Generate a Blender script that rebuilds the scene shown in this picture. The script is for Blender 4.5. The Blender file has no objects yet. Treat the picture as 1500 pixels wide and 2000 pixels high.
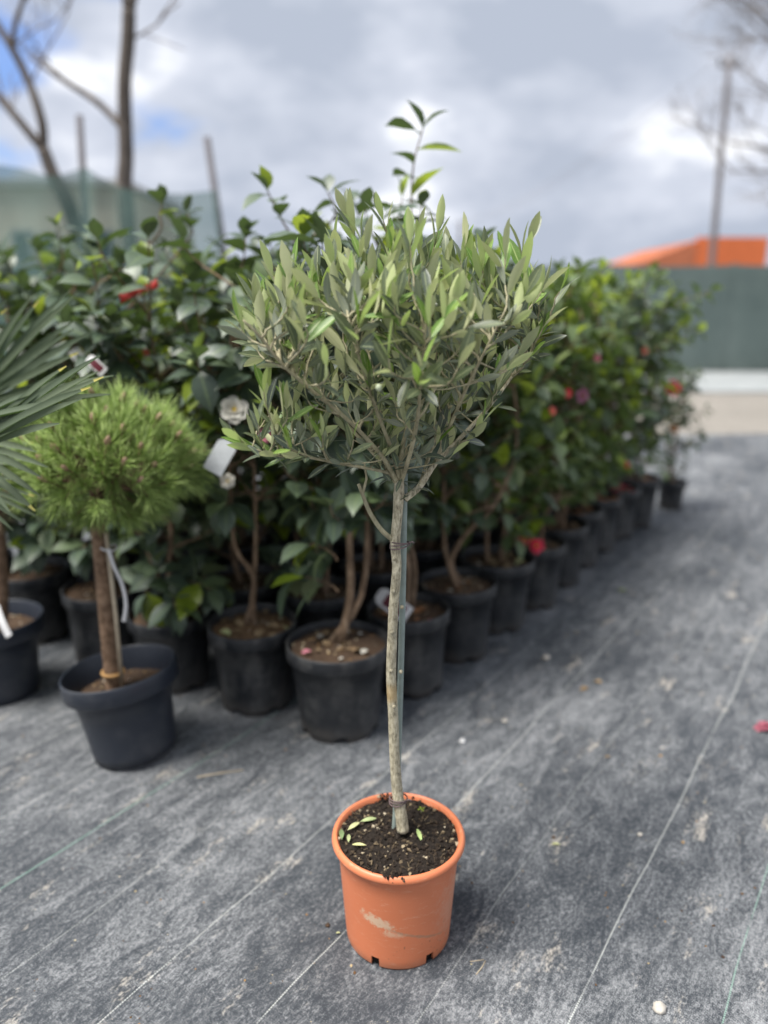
import bpy, math, random
import numpy as np
from mathutils import Vector, Matrix, noise as mnoise

rad = math.radians
SC = bpy.context.scene
COL = SC.collection

# ------------------------------------------------------------------ camera
PITCH = rad(15.2); CAM_H = 1.3; FPX = 1505.0
cam_d = bpy.data.cameras.new('camera'); cam = bpy.data.objects.new('camera', cam_d)
COL.objects.link(cam); SC.camera = cam
cam.location = (0, 0, CAM_H); cam.rotation_euler = (rad(90) - PITCH, 0, 0)
cam_d.sensor_fit = 'VERTICAL'; cam_d.sensor_height = 34.55; cam_d.lens = 26.0
cam_d.clip_start = 0.05; cam_d.clip_end = 2000
cam_d.dof.use_dof = True; cam_d.dof.focus_distance = 1.40; cam_d.dof.aperture_fstop = 1.15

# ------------------------------------------------------------------ sky, sun, exposure
SUN_EL = rad(64); SUN_AZ = rad(245)      # azimuth clockwise from +Y: high, to the left and a little behind the camera
world = bpy.data.worlds.new('World'); SC.world = world; world.use_nodes = True
wn = world.node_tree.nodes; wl = world.node_tree.links; wn.clear()
def wnode(t, **kw):
    n = wn.new(t)
    for k, v in kw.items(): setattr(n, k, v)
    return n
w_out = wnode('ShaderNodeOutputWorld'); w_bg = wnode('ShaderNodeBackground'); w_bg.inputs[1].default_value = 0.1
w_sky = wnode('ShaderNodeTexSky', sky_type='NISHITA', sun_disc=False)
w_sky.sun_elevation = SUN_EL; w_sky.sun_rotation = SUN_AZ; w_sky.air_density = 1.0; w_sky.dust_density = 0.6; w_sky.ozone_density = 1.6
w_tc = wnode('ShaderNodeTexCoord')
w_map = wnode('ShaderNodeMapping'); w_map.inputs['Scale'].default_value = (1.0, 1.0, 2.1); w_map.inputs['Location'].default_value = (3.1, 0.4, 1.7)
w_n1 = wnode('ShaderNodeTexNoise'); w_n1.inputs['Scale'].default_value = 4.6; w_n1.inputs['Detail'].default_value = 7; w_n1.inputs['Roughness'].default_value = 0.56
w_n2 = wnode('ShaderNodeTexNoise'); w_n2.inputs['Scale'].default_value = 7.0; w_n2.inputs['Detail'].default_value = 4; w_n2.inputs['Roughness'].default_value = 0.5
w_r1 = wnode('ShaderNodeValToRGB')
cr = w_r1.color_ramp; cr.elements[0].position = 0.38; cr.elements[0].color = (1.8, 2.0, 2.4, 1)
cr.elements[1].position = 0.66; cr.elements[1].color = (4.4, 4.45, 4.6, 1)
e = cr.elements.new(0.55); e.color = (2.6, 2.76, 3.15, 1)
# gap in the cloud cover towards the left, where blue sky shows
w_dot = wnode('ShaderNodeVectorMath', operation='DOT_PRODUCT'); w_dot.inputs[1].default_value = Vector((-0.57, 0.79, 0.40)).normalized()
w_add = wnode('ShaderNodeMath', operation='MULTIPLY_ADD'); w_add.inputs[1].default_value = 0.26
w_mr = wnode('ShaderNodeMapRange', interpolation_type='SMOOTHSTEP'); w_mr.inputs['From Min'].default_value = 1.075; w_mr.inputs['From Max'].default_value = 1.13
w_mr.inputs['To Max'].default_value = 0.85
w_mix = wnode('ShaderNodeMix', data_type='RGBA')
w_blue = wnode('ShaderNodeMix', data_type='RGBA', blend_type='MULTIPLY'); w_blue.inputs['Factor'].default_value = 1; w_blue.inputs[7].default_value = (0.34, 0.45, 0.66, 1)
for a, b in ((w_tc.outputs['Generated'], w_map.inputs[0]), (w_map.outputs[0], w_n1.inputs['Vector']), (w_map.outputs[0], w_n2.inputs['Vector']),
             (w_n1.outputs['Fac'], w_r1.inputs[0]), (w_tc.outputs['Generated'], w_dot.inputs[0]), (w_n2.outputs['Fac'], w_add.inputs[0]),
             (w_dot.outputs['Value'], w_add.inputs[2]), (w_add.outputs[0], w_mr.inputs['Value']), (w_mr.outputs[0], w_mix.inputs['Factor']),
             (w_r1.outputs[0], w_mix.inputs[6]), (w_sky.outputs[0], w_blue.inputs[6]), (w_blue.outputs[2], w_mix.inputs[7]),
             (w_mix.outputs[2], w_bg.inputs[0]), (w_bg.outputs[0], w_out.inputs[0])):
    wl.new(a, b)
sun_d = bpy.data.lights.new('sun', 'SUN'); sun = bpy.data.objects.new('sun', sun_d); COL.objects.link(sun)
sun_d.energy = 2.5; sun_d.angle = rad(30); sun_d.color = (1.0, 0.96, 0.9)
sdir = Vector((math.sin(SUN_AZ)*math.cos(SUN_EL), math.cos(SUN_AZ)*math.cos(SUN_EL), math.sin(SUN_EL)))
sun.rotation_euler = sdir.to_track_quat('Z', 'Y').to_euler()
SC.view_settings.view_transform = 'Standard'; SC.view_settings.look = 'None'
SC.view_settings.exposure = 1.5; SC.view_settings.gamma = 1.0; SC.view_settings.use_curve_mapping = False
SC.cycles.max_bounces = 8; SC.cycles.transparent_max_bounces = 12; SC.cycles.use_denoising = True

# ------------------------------------------------------------------ helpers
CP, SP = math.cos(PITCH), math.sin(PITCH)
def at(x, y, Y):
    """point of the place at distance Y seen at photograph position x, y"""
    u = (x - 750)/FPX; v = (1000 - y)/FPX
    r = Vector((u, CP + v*SP, -SP + v*CP))
    return r*(Y/r.y) + Vector((0, 0, CAM_H))
def onground(x, y, z=0.0):
    u = (x - 750)/FPX; v = (1000 - y)/FPX
    r = Vector((u, CP + v*SP, -SP + v*CP)); t = (z - CAM_H)/r.z
    return r*t + Vector((0, 0, CAM_H))

class MB:
    def __init__(s): s.v = []; s.f = []; s.m = []; s.r = []
    def add(s, verts, faces, mi=0, rnd=0.0):
        b = len(s.v); s.v.extend([tuple(p) for p in verts]); s.r.extend([rnd]*len(verts))
        s.f.extend([tuple(b+i for i in f) for f in faces]); s.m.extend([mi]*len(faces))
    def tube(s, pts, radii, seg=8, mi=0, cap=True, rnd=0.0):
        pts = [Vector(p) for p in pts]; n = len(pts)
        if not hasattr(radii, '__len__'): radii = [radii]*n
        V = []; F = []; up = None
        for i, p in enumerate(pts):
            t = (pts[min(i+1, n-1)] - pts[max(i-1, 0)])
            t = t.normalized() if t.length > 1e-9 else Vector((0, 0, 1))
            if up is None:
                up = t.orthogonal().normalized()
            up = (up - t*up.dot(t)); up = up.normalized() if up.length > 1e-6 else t.orthogonal().normalized()
            w = t.cross(up)
            for k in range(seg):
                a = 2*math.pi*k/seg
                V.append(p + (up*math.cos(a) + w*math.sin(a))*radii[i])
        for i in range(n-1):
            for k in range(seg):
                k2 = (k+1) % seg
                F.append((i*seg+k, i*seg+k2, (i+1)*seg+k2, (i+1)*seg+k))
        if cap:
            F.append(tuple(range(seg))[::-1]); F.append(tuple((n-1)*seg+k for k in range(seg)))
        s.add(V, F, mi, rnd)
    def lathe(s, prof, seg=48, mi=0, skip=None, zfun=None, center=(0, 0, 0)):
        V = []; F = []; c = Vector(center)
        for j, (r, z) in enumerate(prof):
            for k in range(seg):
                a = 2*math.pi*k/seg
                zz = z + (zfun(j, k, a) if zfun else 0)
                V.append(c + Vector((r*math.cos(a), r*math.sin(a), zz)))
        for j in range(len(prof)-1):
            for k in range(seg):
                if skip and skip(j, k): continue
                k2 = (k+1) % seg
                F.append((j*seg+k, j*seg+k2, (j+1)*seg+k2, (j+1)*seg+k))
        s.add(V, F, mi)
    def box(s, a, b, mi=0, rot=None):
        a = Vector(a); b = Vector(b)
        V = [Vector((x, y, z)) for z in (a.z, b.z) for y in (a.y, b.y) for x in (a.x, b.x)]
        if rot is not None:
            c = (a+b)/2; V = [c + rot @ (p-c) for p in V]
        s.add(V, [(0, 2, 3, 1), (4, 5, 7, 6), (0, 1, 5, 4), (2, 6, 7, 3), (0, 4, 6, 2), (1, 3, 7, 5)], mi)
    def mesh(s, name, mats, smooth=True):
        me = bpy.data.meshes.new(name); me.from_pydata(s.v, [], s.f)
        for m in (mats if isinstance(mats, (list, tuple)) else [mats]): me.materials.append(m)
        me.polygons.foreach_set('material_index', s.m)
        me.polygons.foreach_set('use_smooth', [smooth]*len(s.f))
        at_ = me.attributes.new('rnd', 'FLOAT', 'POINT'); at_.data.foreach_set('value', s.r)
        me.update(); return me
    def build(s, name, mats, parent=None, smooth=True, loc=None):
        return link(name, s.mesh(name, mats, smooth), parent, loc)
def link(name, me, parent=None, loc=None):
    o = bpy.data.objects.new(name, me); COL.objects.link(o)
    if parent is not None: o.parent = parent
    if loc is not None: o.location = loc
    return o
def tag(o, label=None, cat=None, group=None, kind=None):
    if label: o['label'] = label
    if cat: o['category'] = cat
    if group: o['group'] = group
    if kind: o['kind'] = kind
    return o
def thing(name, loc, label, cat, group=None):
    o = bpy.data.objects.new(name, None); COL.objects.link(o); o.location = loc; o.empty_display_size = 0.1
    return tag(o, label, cat, group)
def bez(p0, p1, p2, p3, n):
    out = []
    for i in range(n+1):
        t = i/n; a = 1-t
        out.append(p0*a**3 + p1*(3*a*a*t) + p2*(3*a*t*t) + p3*t**3)
    return out
def smooth_path(pts, n=5):
    """Catmull-Rom through the points"""
    pts = [Vector(p) for p in pts]; P = [pts[0]*2-pts[1]] + pts + [pts[-1]*2-pts[-2]]; out = []
    for i in range(1, len(P)-2):
        for k in range(n):
            t = k/n
            out.append(0.5*((2*P[i]) + (P[i+1]-P[i-1])*t + (2*P[i-1]-5*P[i]+4*P[i+1]-P[i+2])*t*t + (3*P[i]-P[i-1]-3*P[i+1]+P[i+2])*t**3))
    out.append(pts[-1]); return out
def lerp_list(a, b, n): return [a + (b-a)*i/(n-1) for i in range(n)]

# ------------------------------------------------------------------ materials
class Mat:
    def __init__(s, name, rough=0.6, spec=0.5):
        s.m = bpy.data.materials.new(name); s.m.use_nodes = True; s.n = s.m.node_tree.nodes; s.l = s.m.node_tree.links
        s.p = s.n['Principled BSDF']; s.out = s.n['Material Output']
        s.p.inputs['Roughness'].default_value = rough; s.p.inputs['Specular IOR Level'].default_value = spec
    def node(s, t, **kw):
        n = s.n.new(t)
        for k, v in kw.items(): setattr(n, k, v)
        return n
    def val(s, sock, v):
        if hasattr(v, 'links') or isinstance(v, bpy.types.NodeSocket): s.l.new(v, sock)
        else: sock.default_value = v
    def math(s, op, a, b=0.0, c=0.0, clamp=False):
        n = s.node('ShaderNodeMath', operation=op); n.use_clamp = clamp
        s.val(n.inputs[0], a); s.val(n.inputs[1], b); s.val(n.inputs[2], c); return n.outputs[0]
    def noise(s, scale, detail=3, rough=0.5, vec=None, dist=0.0):
        n = s.node('ShaderNodeTexNoise'); n.inputs['Scale'].default_value = scale; n.inputs['Detail'].default_value = detail
        n.inputs['Roughness'].default_value = rough; n.inputs['Distortion'].default_value = dist
        if vec is not None: s.l.new(vec, n.inputs['Vector'])
        return n.outputs['Fac']
    def coord(s, which='Object', scale=None, rot=None, loc=None):
        t = s.node('ShaderNodeTexCoord').outputs[which]
        if scale or rot or loc:
            m = s.node('ShaderNodeMapping'); s.l.new(t, m.inputs[0])
            if scale: m.inputs['Scale'].default_value = scale
            if rot: m.inputs['Rotation'].default_value = rot
            if loc: m.inputs['Location'].default_value = loc
            t = m.outputs[0]
        return t
    def pos(s, scale=None, rot=None):
        t = s.node('ShaderNodeNewGeometry').outputs['Position']
        m = s.node('ShaderNodeMapping'); s.l.new(t, m.inputs[0])
        if rot: m.inputs['Rotation'].default_value = rot
        if scale:
            k = s.node('ShaderNodeMapping'); s.l.new(m.outputs[0], k.inputs[0]); k.inputs['Scale'].default_value = scale; m = k
        return m.outputs[0]
    def ramp(s, fac, stops):
        n = s.node('ShaderNodeValToRGB'); s.l.new(fac, n.inputs[0]); el = n.color_ramp.elements
        while len(el) < len(stops): el.new(0.5)
        for e_, (p, c) in zip(el, stops):
            e_.position = p; e_.color = (c[0], c[1], c[2], 1) if hasattr(c, '__len__') else (c, c, c, 1)
        return n.outputs[0]
    def mix(s, fac, a, b, blend='MIX'):
        n = s.node('ShaderNodeMix', data_type='RGBA', blend_type=blend)
        s.val(n.inputs[0], fac)
        for i, x in ((6, a), (7, b)):
            if isinstance(x, bpy.types.NodeSocket): s.l.new(x, n.inputs[i])
            else: n.inputs[i].default_value = (*x, 1)
        return n.outputs[2]
    def smooth(s, v, a, b):
        n = s.node('ShaderNodeMapRange', interpolation_type='SMOOTHSTEP'); s.val(n.inputs['Value'], v)
        n.inputs['From Min'].default_value = a; n.inputs['From Max'].default_value = b; return n.outputs[0]
    def color(s, c):
        if isinstance(c, bpy.types.NodeSocket): s.l.new(c, s.p.inputs['Base Color'])
        else: s.p.inputs['Base Color'].default_value = (*c, 1)
        return s
    def bump(s, h, strength=0.3, dist=0.002):
        n = s.node('ShaderNodeBump'); n.inputs['Strength'].default_value = strength; n.inputs['Distance'].default_value = dist
        s.l.new(h, n.inputs['Height']); s.l.new(n.outputs[0], s.p.inputs['Normal']); return s
    def rnd(s):
        a = s.node('ShaderNodeAttribute', attribute_name='rnd'); o = s.node('ShaderNodeObjectInfo')
        return s.math('FRACT', s.math('ADD', a.outputs['Fac'], o.outputs['Random']))

def leaf_mat(name, top, bottom, rough=0.4, transl=0.25, tcol=None, bumpy=True, spots=0.0, spec=0.5, coat=0.0, rib=0.0, ribc=(0.40, 0.44, 0.24)):
    """two-sided thin leaf: upper face, paler lower face, some light passing through"""
    M = Mat(name, rough, spec); r = M.rnd()
    c_top = M.ramp(r, top); c_bot = M.ramp(r, bottom)
    nz = M.noise(30, 3, 0.6, M.coord('Object'))
    c_top = M.mix(0.6, c_top, M.ramp(nz, [(0.3, 0.62), (0.7, 1.35)]), 'MULTIPLY')
    uv = M.coord('Object')
    if spots:
        vo = M.node('ShaderNodeTexVoronoi'); vo.inputs['Scale'].default_value = spots; M.l.new(uv, vo.inputs['Vector'])
        c_top = M.mix(M.math('MULTIPLY', M.smooth(vo.outputs['Distance'], 0.2, 0.08), 0.35), c_top, (0.45, 0.47, 0.36))
    g = M.node('ShaderNodeNewGeometry').outputs['Backfacing']
    if rib:
        ed = M.node('ShaderNodeAttribute', attribute_name='edge').outputs['Fac']; mk = M.smooth(ed, 0.16, 0.03)
        c_top = M.mix(M.math('MULTIPLY', mk, rib), c_top, ribc); c_bot = M.mix(M.math('MULTIPLY', mk, rib*.6), c_bot, ribc)
    col = M.mix(g, c_top, c_bot); M.color(col)
    M.l.new(M.math('MULTIPLY_ADD', g, 0.28, rough), M.p.inputs['Roughness'])
    if coat: M.p.inputs['Coat Weight'].default_value = coat; M.p.inputs['Coat Roughness'].default_value = 0.18
    if transl > 0:
        t = M.node('ShaderNodeBsdfTranslucent')
        M.l.new(M.mix(0.75, col, tcol or (0.25, 0.4, 0.05)), t.inputs[0])
        mx = M.node('ShaderNodeMixShader'); mx.inputs[0].default_value = transl
        M.l.new(M.p.outputs[0], mx.inputs[1]); M.l.new(t.outputs[0], mx.inputs[2]); M.l.new(mx.outputs[0], M.out.inputs[0])
    return M.m

M_OLIVE = leaf_mat('olive_leaf', [(0.0, (0.060, 0.080, 0.048)), (0.55, (0.10, 0.128, 0.078)), (1.0, (0.15, 0.18, 0.11))],
                   [(0.0, (0.33, 0.36, 0.21)), (0.5, (0.47, 0.49, 0.28)), (1.0, (0.60, 0.61, 0.36))], 0.36, 0.28, (0.42, 0.50, 0.16), spots=26, rib=.7)
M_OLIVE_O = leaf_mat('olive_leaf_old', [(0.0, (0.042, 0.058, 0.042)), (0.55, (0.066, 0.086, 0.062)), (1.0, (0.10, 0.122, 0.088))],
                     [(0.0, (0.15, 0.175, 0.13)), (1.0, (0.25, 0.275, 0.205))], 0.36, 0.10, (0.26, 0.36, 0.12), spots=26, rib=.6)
M_OLIVE_Y = leaf_mat('olive_leaf_young', [(0.0, (0.10, 0.19, 0.035)), (0.6, (0.15, 0.27, 0.05)), (1.0, (0.22, 0.33, 0.08))],
                     [(0.0, (0.42, 0.48, 0.22)), (1.0, (0.56, 0.61, 0.32))], 0.42, 0.28, (0.40, 0.6, 0.08), spots=24, rib=.7, ribc=(.5, .58, .25))
M_CAM = leaf_mat('camellia_leaf', [(0.0, (0.038, 0.060, 0.042)), (0.5, (0.064, 0.096, 0.064)), (0.85, (0.094, 0.132, 0.082)), (1.0, (0.12, 0.17, 0.075))],
                 [(0.0, (0.085, 0.115, 0.06)), (1.0, (0.13, 0.165, 0.08))], 0.44, 0.12, (0.20, 0.34, 0.05), spec=0.6, rib=.45, ribc=(.16, .22, .09))
M_CAM_L = leaf_mat('camellia_leaf_light', [(0.0, (0.046, 0.076, 0.036)), (0.6, (0.082, 0.125, 0.050)), (1.0, (0.14, 0.185, 0.060))],
                   [(0.0, (0.09, 0.15, 0.045)), (1.0, (0.15, 0.21, 0.06))], 0.46, 0.16, (0.28, 0.42, 0.06), spec=0.6)
M_CAM_Y = leaf_mat('camellia_leaf_young', [(0.0, (0.13, 0.20, 0.02)), (1.0, (0.24, 0.32, 0.03))],
                   [(0.0, (0.16, 0.24, 0.04)), (1.0, (0.26, 0.34, 0.06))], 0.34, 0.35, (0.5, 0.62, 0.05))
M_PALM = leaf_mat('palm_blade', [(0.0, (0.030, 0.054, 0.026)), (1.0, (0.062, 0.098, 0.044))],
                  [(0.0, (0.065, 0.092, 0.055)), (1.0, (0.10, 0.13, 0.075))], 0.5, 0.10, (0.2, 0.35, 0.08))
M_PALMTIP = leaf_mat('palm_tip_yellow', [(0.0, (0.45, 0.40, 0.05)), (1.0, (0.55, 0.48, 0.12))], [(0.0, (0.45, 0.40, 0.1)), (1.0, (0.5, 0.45, 0.15))], 0.5, 0.2)
M_PALMDRY = leaf_mat('palm_dry_fibre', [(0.0, (0.16, 0.12, 0.07)), (1.0, (0.28, 0.22, 0.14))], [(0.0, (0.16, 0.12, 0.07)), (1.0, (0.28, 0.22, 0.14))], 0.7, 0.1)
M_NEEDLE = leaf_mat('pine_needle', [(0.0, (0.16, 0.26, 0.06)), (0.5, (0.32, 0.46, 0.11)), (1.0, (0.52, 0.66, 0.23))],
                    [(0.0, (0.16, 0.26, 0.06)), (1.0, (0.48, 0.60, 0.18))], 0.45, 0.15, (0.4, 0.5, 0.06))

def bark(name, c0, c1, c2, scale=60, stretch=0.25, bumpd=0.0015, rough=0.8):
    M = Mat(name, rough, 0.3)
    v = M.coord('Object', (1, 1, stretch)); n1 = M.noise(scale, 5, 0.65, v); n2 = M.noise(scale*0.25, 3, 0.5, M.coord('Object'))
    c = M.ramp(n1, [(0.32, c0), (0.52, c1), (0.72, c2)]); c = M.mix(0.55, c, M.ramp(n2, [(0.3, 0.6), (0.7, 1.3)]), 'MULTIPLY')
    M.color(c); M.bump(n1, 0.6, bumpd); return M
_o = bark('olive_bark', (0.17, 0.15, 0.10), (0.42, 0.38, 0.27), (0.60, 0.55, 0.41), 190, 0.4, 0.0012)
_band = _o.smooth(_o.noise(9, 1, 0.4, _o.coord('Object', (0.3, 0.3, 1.0), loc=(0, 0, 0.37))), 0.60, 0.70)
_o.color(_o.mix(_o.math('MULTIPLY', _band, 0.6), _o.p.inputs['Base Color'].links[0].from_socket, (0.36, 0.23, 0.08)))
M_OBARK = _o.m
M_OTWIG = bark('olive_twig', (0.22, 0.20, 0.125), (0.34, 0.31, 0.20), (0.44, 0.41, 0.28), 120, 0.4, 0.0006).m
M_CBARK = bark('camellia_bark', (0.10, 0.065, 0.04), (0.20, 0.135, 0.085), (0.30, 0.22, 0.15), 70, 0.3).m
M_PBARK = bark('pine_bark', (0.09, 0.055, 0.032), (0.19, 0.12, 0.075), (0.28, 0.195, 0.13), 60, 0.8, 0.003).m
M_TBARK = bark('bare_tree_bark', (0.06, 0.05, 0.042), (0.12, 0.10, 0.085), (0.20, 0.175, 0.15), 8, 0.3, 0.01).m
M_TWIG = bark('bare_twig', (0.10, 0.08, 0.065), (0.17, 0.14, 0.115), (0.24, 0.20, 0.17), 8, 0.3, 0.003).m
M_BUD = bark('pine_bud', (0.22, 0.13, 0.08), (0.36, 0.24, 0.17), (0.46, 0.34, 0.26), 120, 1.0).m

# black plastic nursery pot, dusty towards wear
_m = Mat('black_pot_plastic', 0.42, 0.5)
_n = _m.noise(13, 6, 0.7, _m.coord('Object', (1, 1, .6))); _f = _m.noise(160, 2, 0.5, _m.coord('Object'))
_or = _m.node('ShaderNodeObjectInfo').outputs['Random']
_k = _m.math('MULTIPLY', _m.smooth(_n, 0.42, 0.70), _m.math('MULTIPLY_ADD', _or, 0.6, 0.18))
_z = _m.node('ShaderNodeSeparateXYZ'); _m.l.new(_m.coord('Object'), _z.inputs[0])
_mud = _m.math('MULTIPLY', _m.smooth(_m.math('MULTIPLY_ADD', _n, 0.16, _z.outputs[2]), 0.15, 0.07), 0.30)
_c = _m.mix(_k, (0.016, 0.018, 0.021), (0.12, 0.118, 0.112)); _c = _m.mix(_mud, _c, (0.20, 0.175, 0.145))
_m.color(_c); _m.l.new(_m.math('MULTIPLY_ADD', _n, 0.35, 0.26), _m.p.inputs['Roughness']); _m.bump(_f, 0.12, 0.0006)
M_POT = _m.m
_m = Mat('blue_black_pot_plastic', 0.4, 0.5)
_n = _m.noise(7, 4, 0.6, _m.coord('Object'))
_m.color(_m.mix(_m.math('MULTIPLY', _m.smooth(_n, 0.5, 0.75), 0.3), (0.020, 0.025, 0.036), (0.12, 0.12, 0.12))); _m.l.new(_m.math('MULTIPLY_ADD', _n, 0.3, 0.25), _m.p.inputs['Roughness'])
M_POTB = _m.m
# orange pot with its scuffs and dust
_m = Mat('terracotta_plastic', 0.45, 0.5)
_co = _m.coord('Object'); _s = _m.node('ShaderNodeSeparateXYZ'); _m.l.new(_co, _s.inputs[0])
_ang = _m.math('ARCTAN2', _s.outputs[0], _m.math('MULTIPLY', _s.outputs[1], -1.0))      # 0 faces the camera, + to the right
_nn = _m.noise(85, 6, 0.75, _co); _nf = _m.noise(260, 3, 0.6, _co); _nb = _m.noise(6, 3, 0.5, _co)
def _ell(a0, z0, ra, rz, slope=0.0):
    da = _m.math('MULTIPLY', _m.math('SUBTRACT', _ang, a0), 1/ra)
    dz = _m.math('MULTIPLY', _m.math('ADD', _m.math('SUBTRACT', _s.outputs[2], z0), _m.math('MULTIPLY', _m.math('SUBTRACT', _ang, a0), slope)), 1/rz)
    d = _m.math('SQRT', _m.math('ADD', _m.math('MULTIPLY', da, da), _m.math('MULTIPLY', dz, dz)))
    return _m.math('ADD', d, _m.math('MULTIPLY_ADD', _nn, 2.6, -1.3))
_base = _m.mix(0.5, (0.60, 0.185, 0.082), _m.ramp(_nb, [(0.3, 0.88), (0.7, 1.12)]), 'MULTIPLY')
_base = _m.mix(_m.math('MULTIPLY', _m.smooth(_nf, 0.62, 0.78), 0.16), _base, (0.75, 0.5, 0.36))
_base = _m.mix(_m.math('MULTIPLY', _m.smooth(_ell(-0.38, 0.118, 0.36, 0.016, 0.03), 1.0, 0.55), 0.85), _base, (0.60, 0.45, 0.31))
_base = _m.mix(_m.math('MULTIPLY', _m.smooth(_ell(-0.10, 0.092, 0.24, 0.010, 0.0), 1.0, 0.3), 0.6), _base, (0.62, 0.44, 0.30))
_base = _m.mix(_m.math('MULTIPLY', _m.smooth(_ell(0.40, 0.080, 0.62, 0.0042, 0.045), 1.3, 0.3), 0.7), _base, (0.34, 0.20, 0.12))
_base = _m.mix(_m.math('MULTIPLY', _m.smooth(_ell(1.15, 0.11, 0.5, 0.10, 0.0), 1.1, 0.2), 0.30), _base, (0.55, 0.42, 0.32))
_sc = _m.noise(30, 4, 0.7, _m.coord('Object', (1.0, 1.0, 4.0), rot=(0.5, 0.3, 0.2)))
_base = _m.mix(_m.math('MULTIPLY', _m.smooth(_sc, 0.56, 0.72), 0.34), _base, (0.70, 0.42, 0.28))
_sp = _m.node('ShaderNodeTexVoronoi'); _sp.inputs['Scale'].default_value = 70; _m.l.new(_co, _sp.inputs['Vector'])
_base = _m.mix(_m.math('MULTIPLY', _m.math('MULTIPLY', _m.smooth(_sp.outputs['Distance'], 0.16, 0.08), _m.smooth(_nb, 0.45, 0.62)), 0.7), _base, (0.16, 0.08, 0.05))
_low = _m.math('MULTIPLY', _m.smooth(_m.math('MULTIPLY_ADD', _nn, 0.05, _s.outputs[2]), 0.055, 0.018), 0.32)
_base = _m.mix(_low, _base, (0.36, 0.20, 0.12))
_m.color(_base); _m.l.new(_m.math('MULTIPLY_ADD', _nn, 0.25, 0.33), _m.p.inputs['Roughness']); _m.bump(_nf, 0.10, 0.0005)
M_ORANGE = _m.m

def soil_mat(name, a, b, c):
    M = Mat(name, 0.9, 0.3); n1 = M.noise(120, 6, 0.75, M.coord('Object')); n2 = M.noise(14, 3, 0.5, M.coord('Object'))
    M.color(M.mix(0.6, M.ramp(n1, [(0.35, a), (0.55, b), (0.8, c)]), M.ramp(n2, [(0.3, 0.6), (0.7, 1.3)]), 'MULTIPLY')); M.bump(n1, 1.0, 0.006); return M.m
M_SOIL = soil_mat('black_compost', (0.010, 0.007, 0.005), (0.022, 0.016, 0.012), (0.060, 0.045, 0.032))
M_SOILB = soil_mat('brown_compost', (0.040, 0.024, 0.015), (0.095, 0.060, 0.038), (0.20, 0.135, 0.085))
M_SOILT = soil_mat('tan_mulch', (0.09, 0.052, 0.028), (0.20, 0.125, 0.07), (0.33, 0.23, 0.14))
def plain(name, c, rough=0.6, var=0.25, scale=40, spec=0.4):
    M = Mat(name, rough, spec); n = M.noise(scale, 3, 0.6, M.coord('Object'))
    M.color(M.mix(1.0, c, M.ramp(n, [(0.25, 1-var), (0.75, 1+var)]), 'MULTIPLY')); M.bump(n, 0.15, 0.001); return M.m
_m = Mat('mulch_bits', 0.8, 0.3)
_m.color(_m.ramp(_m.rnd(), [(0.0, (0.05, 0.03, 0.02)), (0.35, (0.16, 0.09, 0.04)), (0.6, (0.34, 0.20, 0.08)), (0.8, (0.42, 0.36, 0.22)), (1.0, (0.55, 0.50, 0.42))])); M_BITS = _m.m
_m = Mat('compost_bits', 0.9, 0.3)
_m.color(_m.ramp(_m.rnd(), [(0.0, (0.010, 0.007, 0.005)), (0.6, (0.030, 0.021, 0.015)), (0.88, (0.07, 0.05, 0.03)), (0.93, (0.26, 0.20, 0.12)), (1.0, (0.42, 0.36, 0.26))])); M_CBITS = _m.m
M_STAKE = plain('grey_green_stake', (0.24, 0.29, 0.265), 0.55, 0.15, 60)
M_TIE = plain('brown_tie', (0.14, 0.10, 0.10), 0.6, 0.3, 200)
M_CANE = plain('bamboo_cane', (0.38, 0.32, 0.23), 0.5, 0.2, 50)
M_WHITE = plain('white_plastic', (0.55, 0.55, 0.55), 0.4, 0.05, 30)
M_TAGGREY = plain('grey_white_tag', (0.40, 0.42, 0.43), 0.35, 0.14, 30)
M_REDRIB = plain('red_ribbon', (0.72, 0.075, 0.06), 0.45, 0.12, 30)
M_TAGRED = plain('tag_print_red', (0.09, 0.014, 0.022), 0.35, 0.3, 70)
def petal(name, c):
    return leaf_mat(name, [(0.0, [x*0.85 for x in c]), (1.0, c)], [(0.0, [x*0.85 for x in c]), (1.0, c)], 0.55, 0.25, tuple(min(1, x*1.2) for x in c))
M_FRED = petal('petal_crimson', (0.70, 0.03, 0.075)); M_FPINK = petal('petal_pink', (0.78, 0.28, 0.36)); M_FWHITE = petal('petal_white', (0.62, 0.60, 0.53))
M_FCORAL = petal('petal_coral', (0.75, 0.19, 0.15)); M_FMAUVE = petal('petal_mauve', (0.48, 0.20, 0.32)); M_FYEL = plain('stamen_yellow', (0.65, 0.45, 0.05), 0.6, 0.3, 100)
M_FADED = petal('petal_faded_brown', (0.42, 0.20, 0.09)); M_BUDG = plain('flower_bud', (0.22, 0.27, 0.08), 0.5, 0.2, 60)
M_DRY = leaf_mat('dry_leaf', [(0.0, (0.20, 0.13, 0.07)), (1.0, (0.36, 0.26, 0.15))], [(0.0, (0.2, 0.13, 0.07)), (1.0, (0.36, 0.26, 0.15))], 0.7, 0.1)
M_FALL = leaf_mat('fallen_leaf_pale', [(0.0, (0.40, 0.44, 0.22)), (1.0, (0.55, 0.55, 0.28))], [(0.0, (0.40, 0.44, 0.26)), (1.0, (0.5, 0.5, 0.3))], 0.5, 0.15)
M_STONE = plain('pale_stone', (0.46, 0.43, 0.38), 0.85, 0.25, 60)

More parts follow.
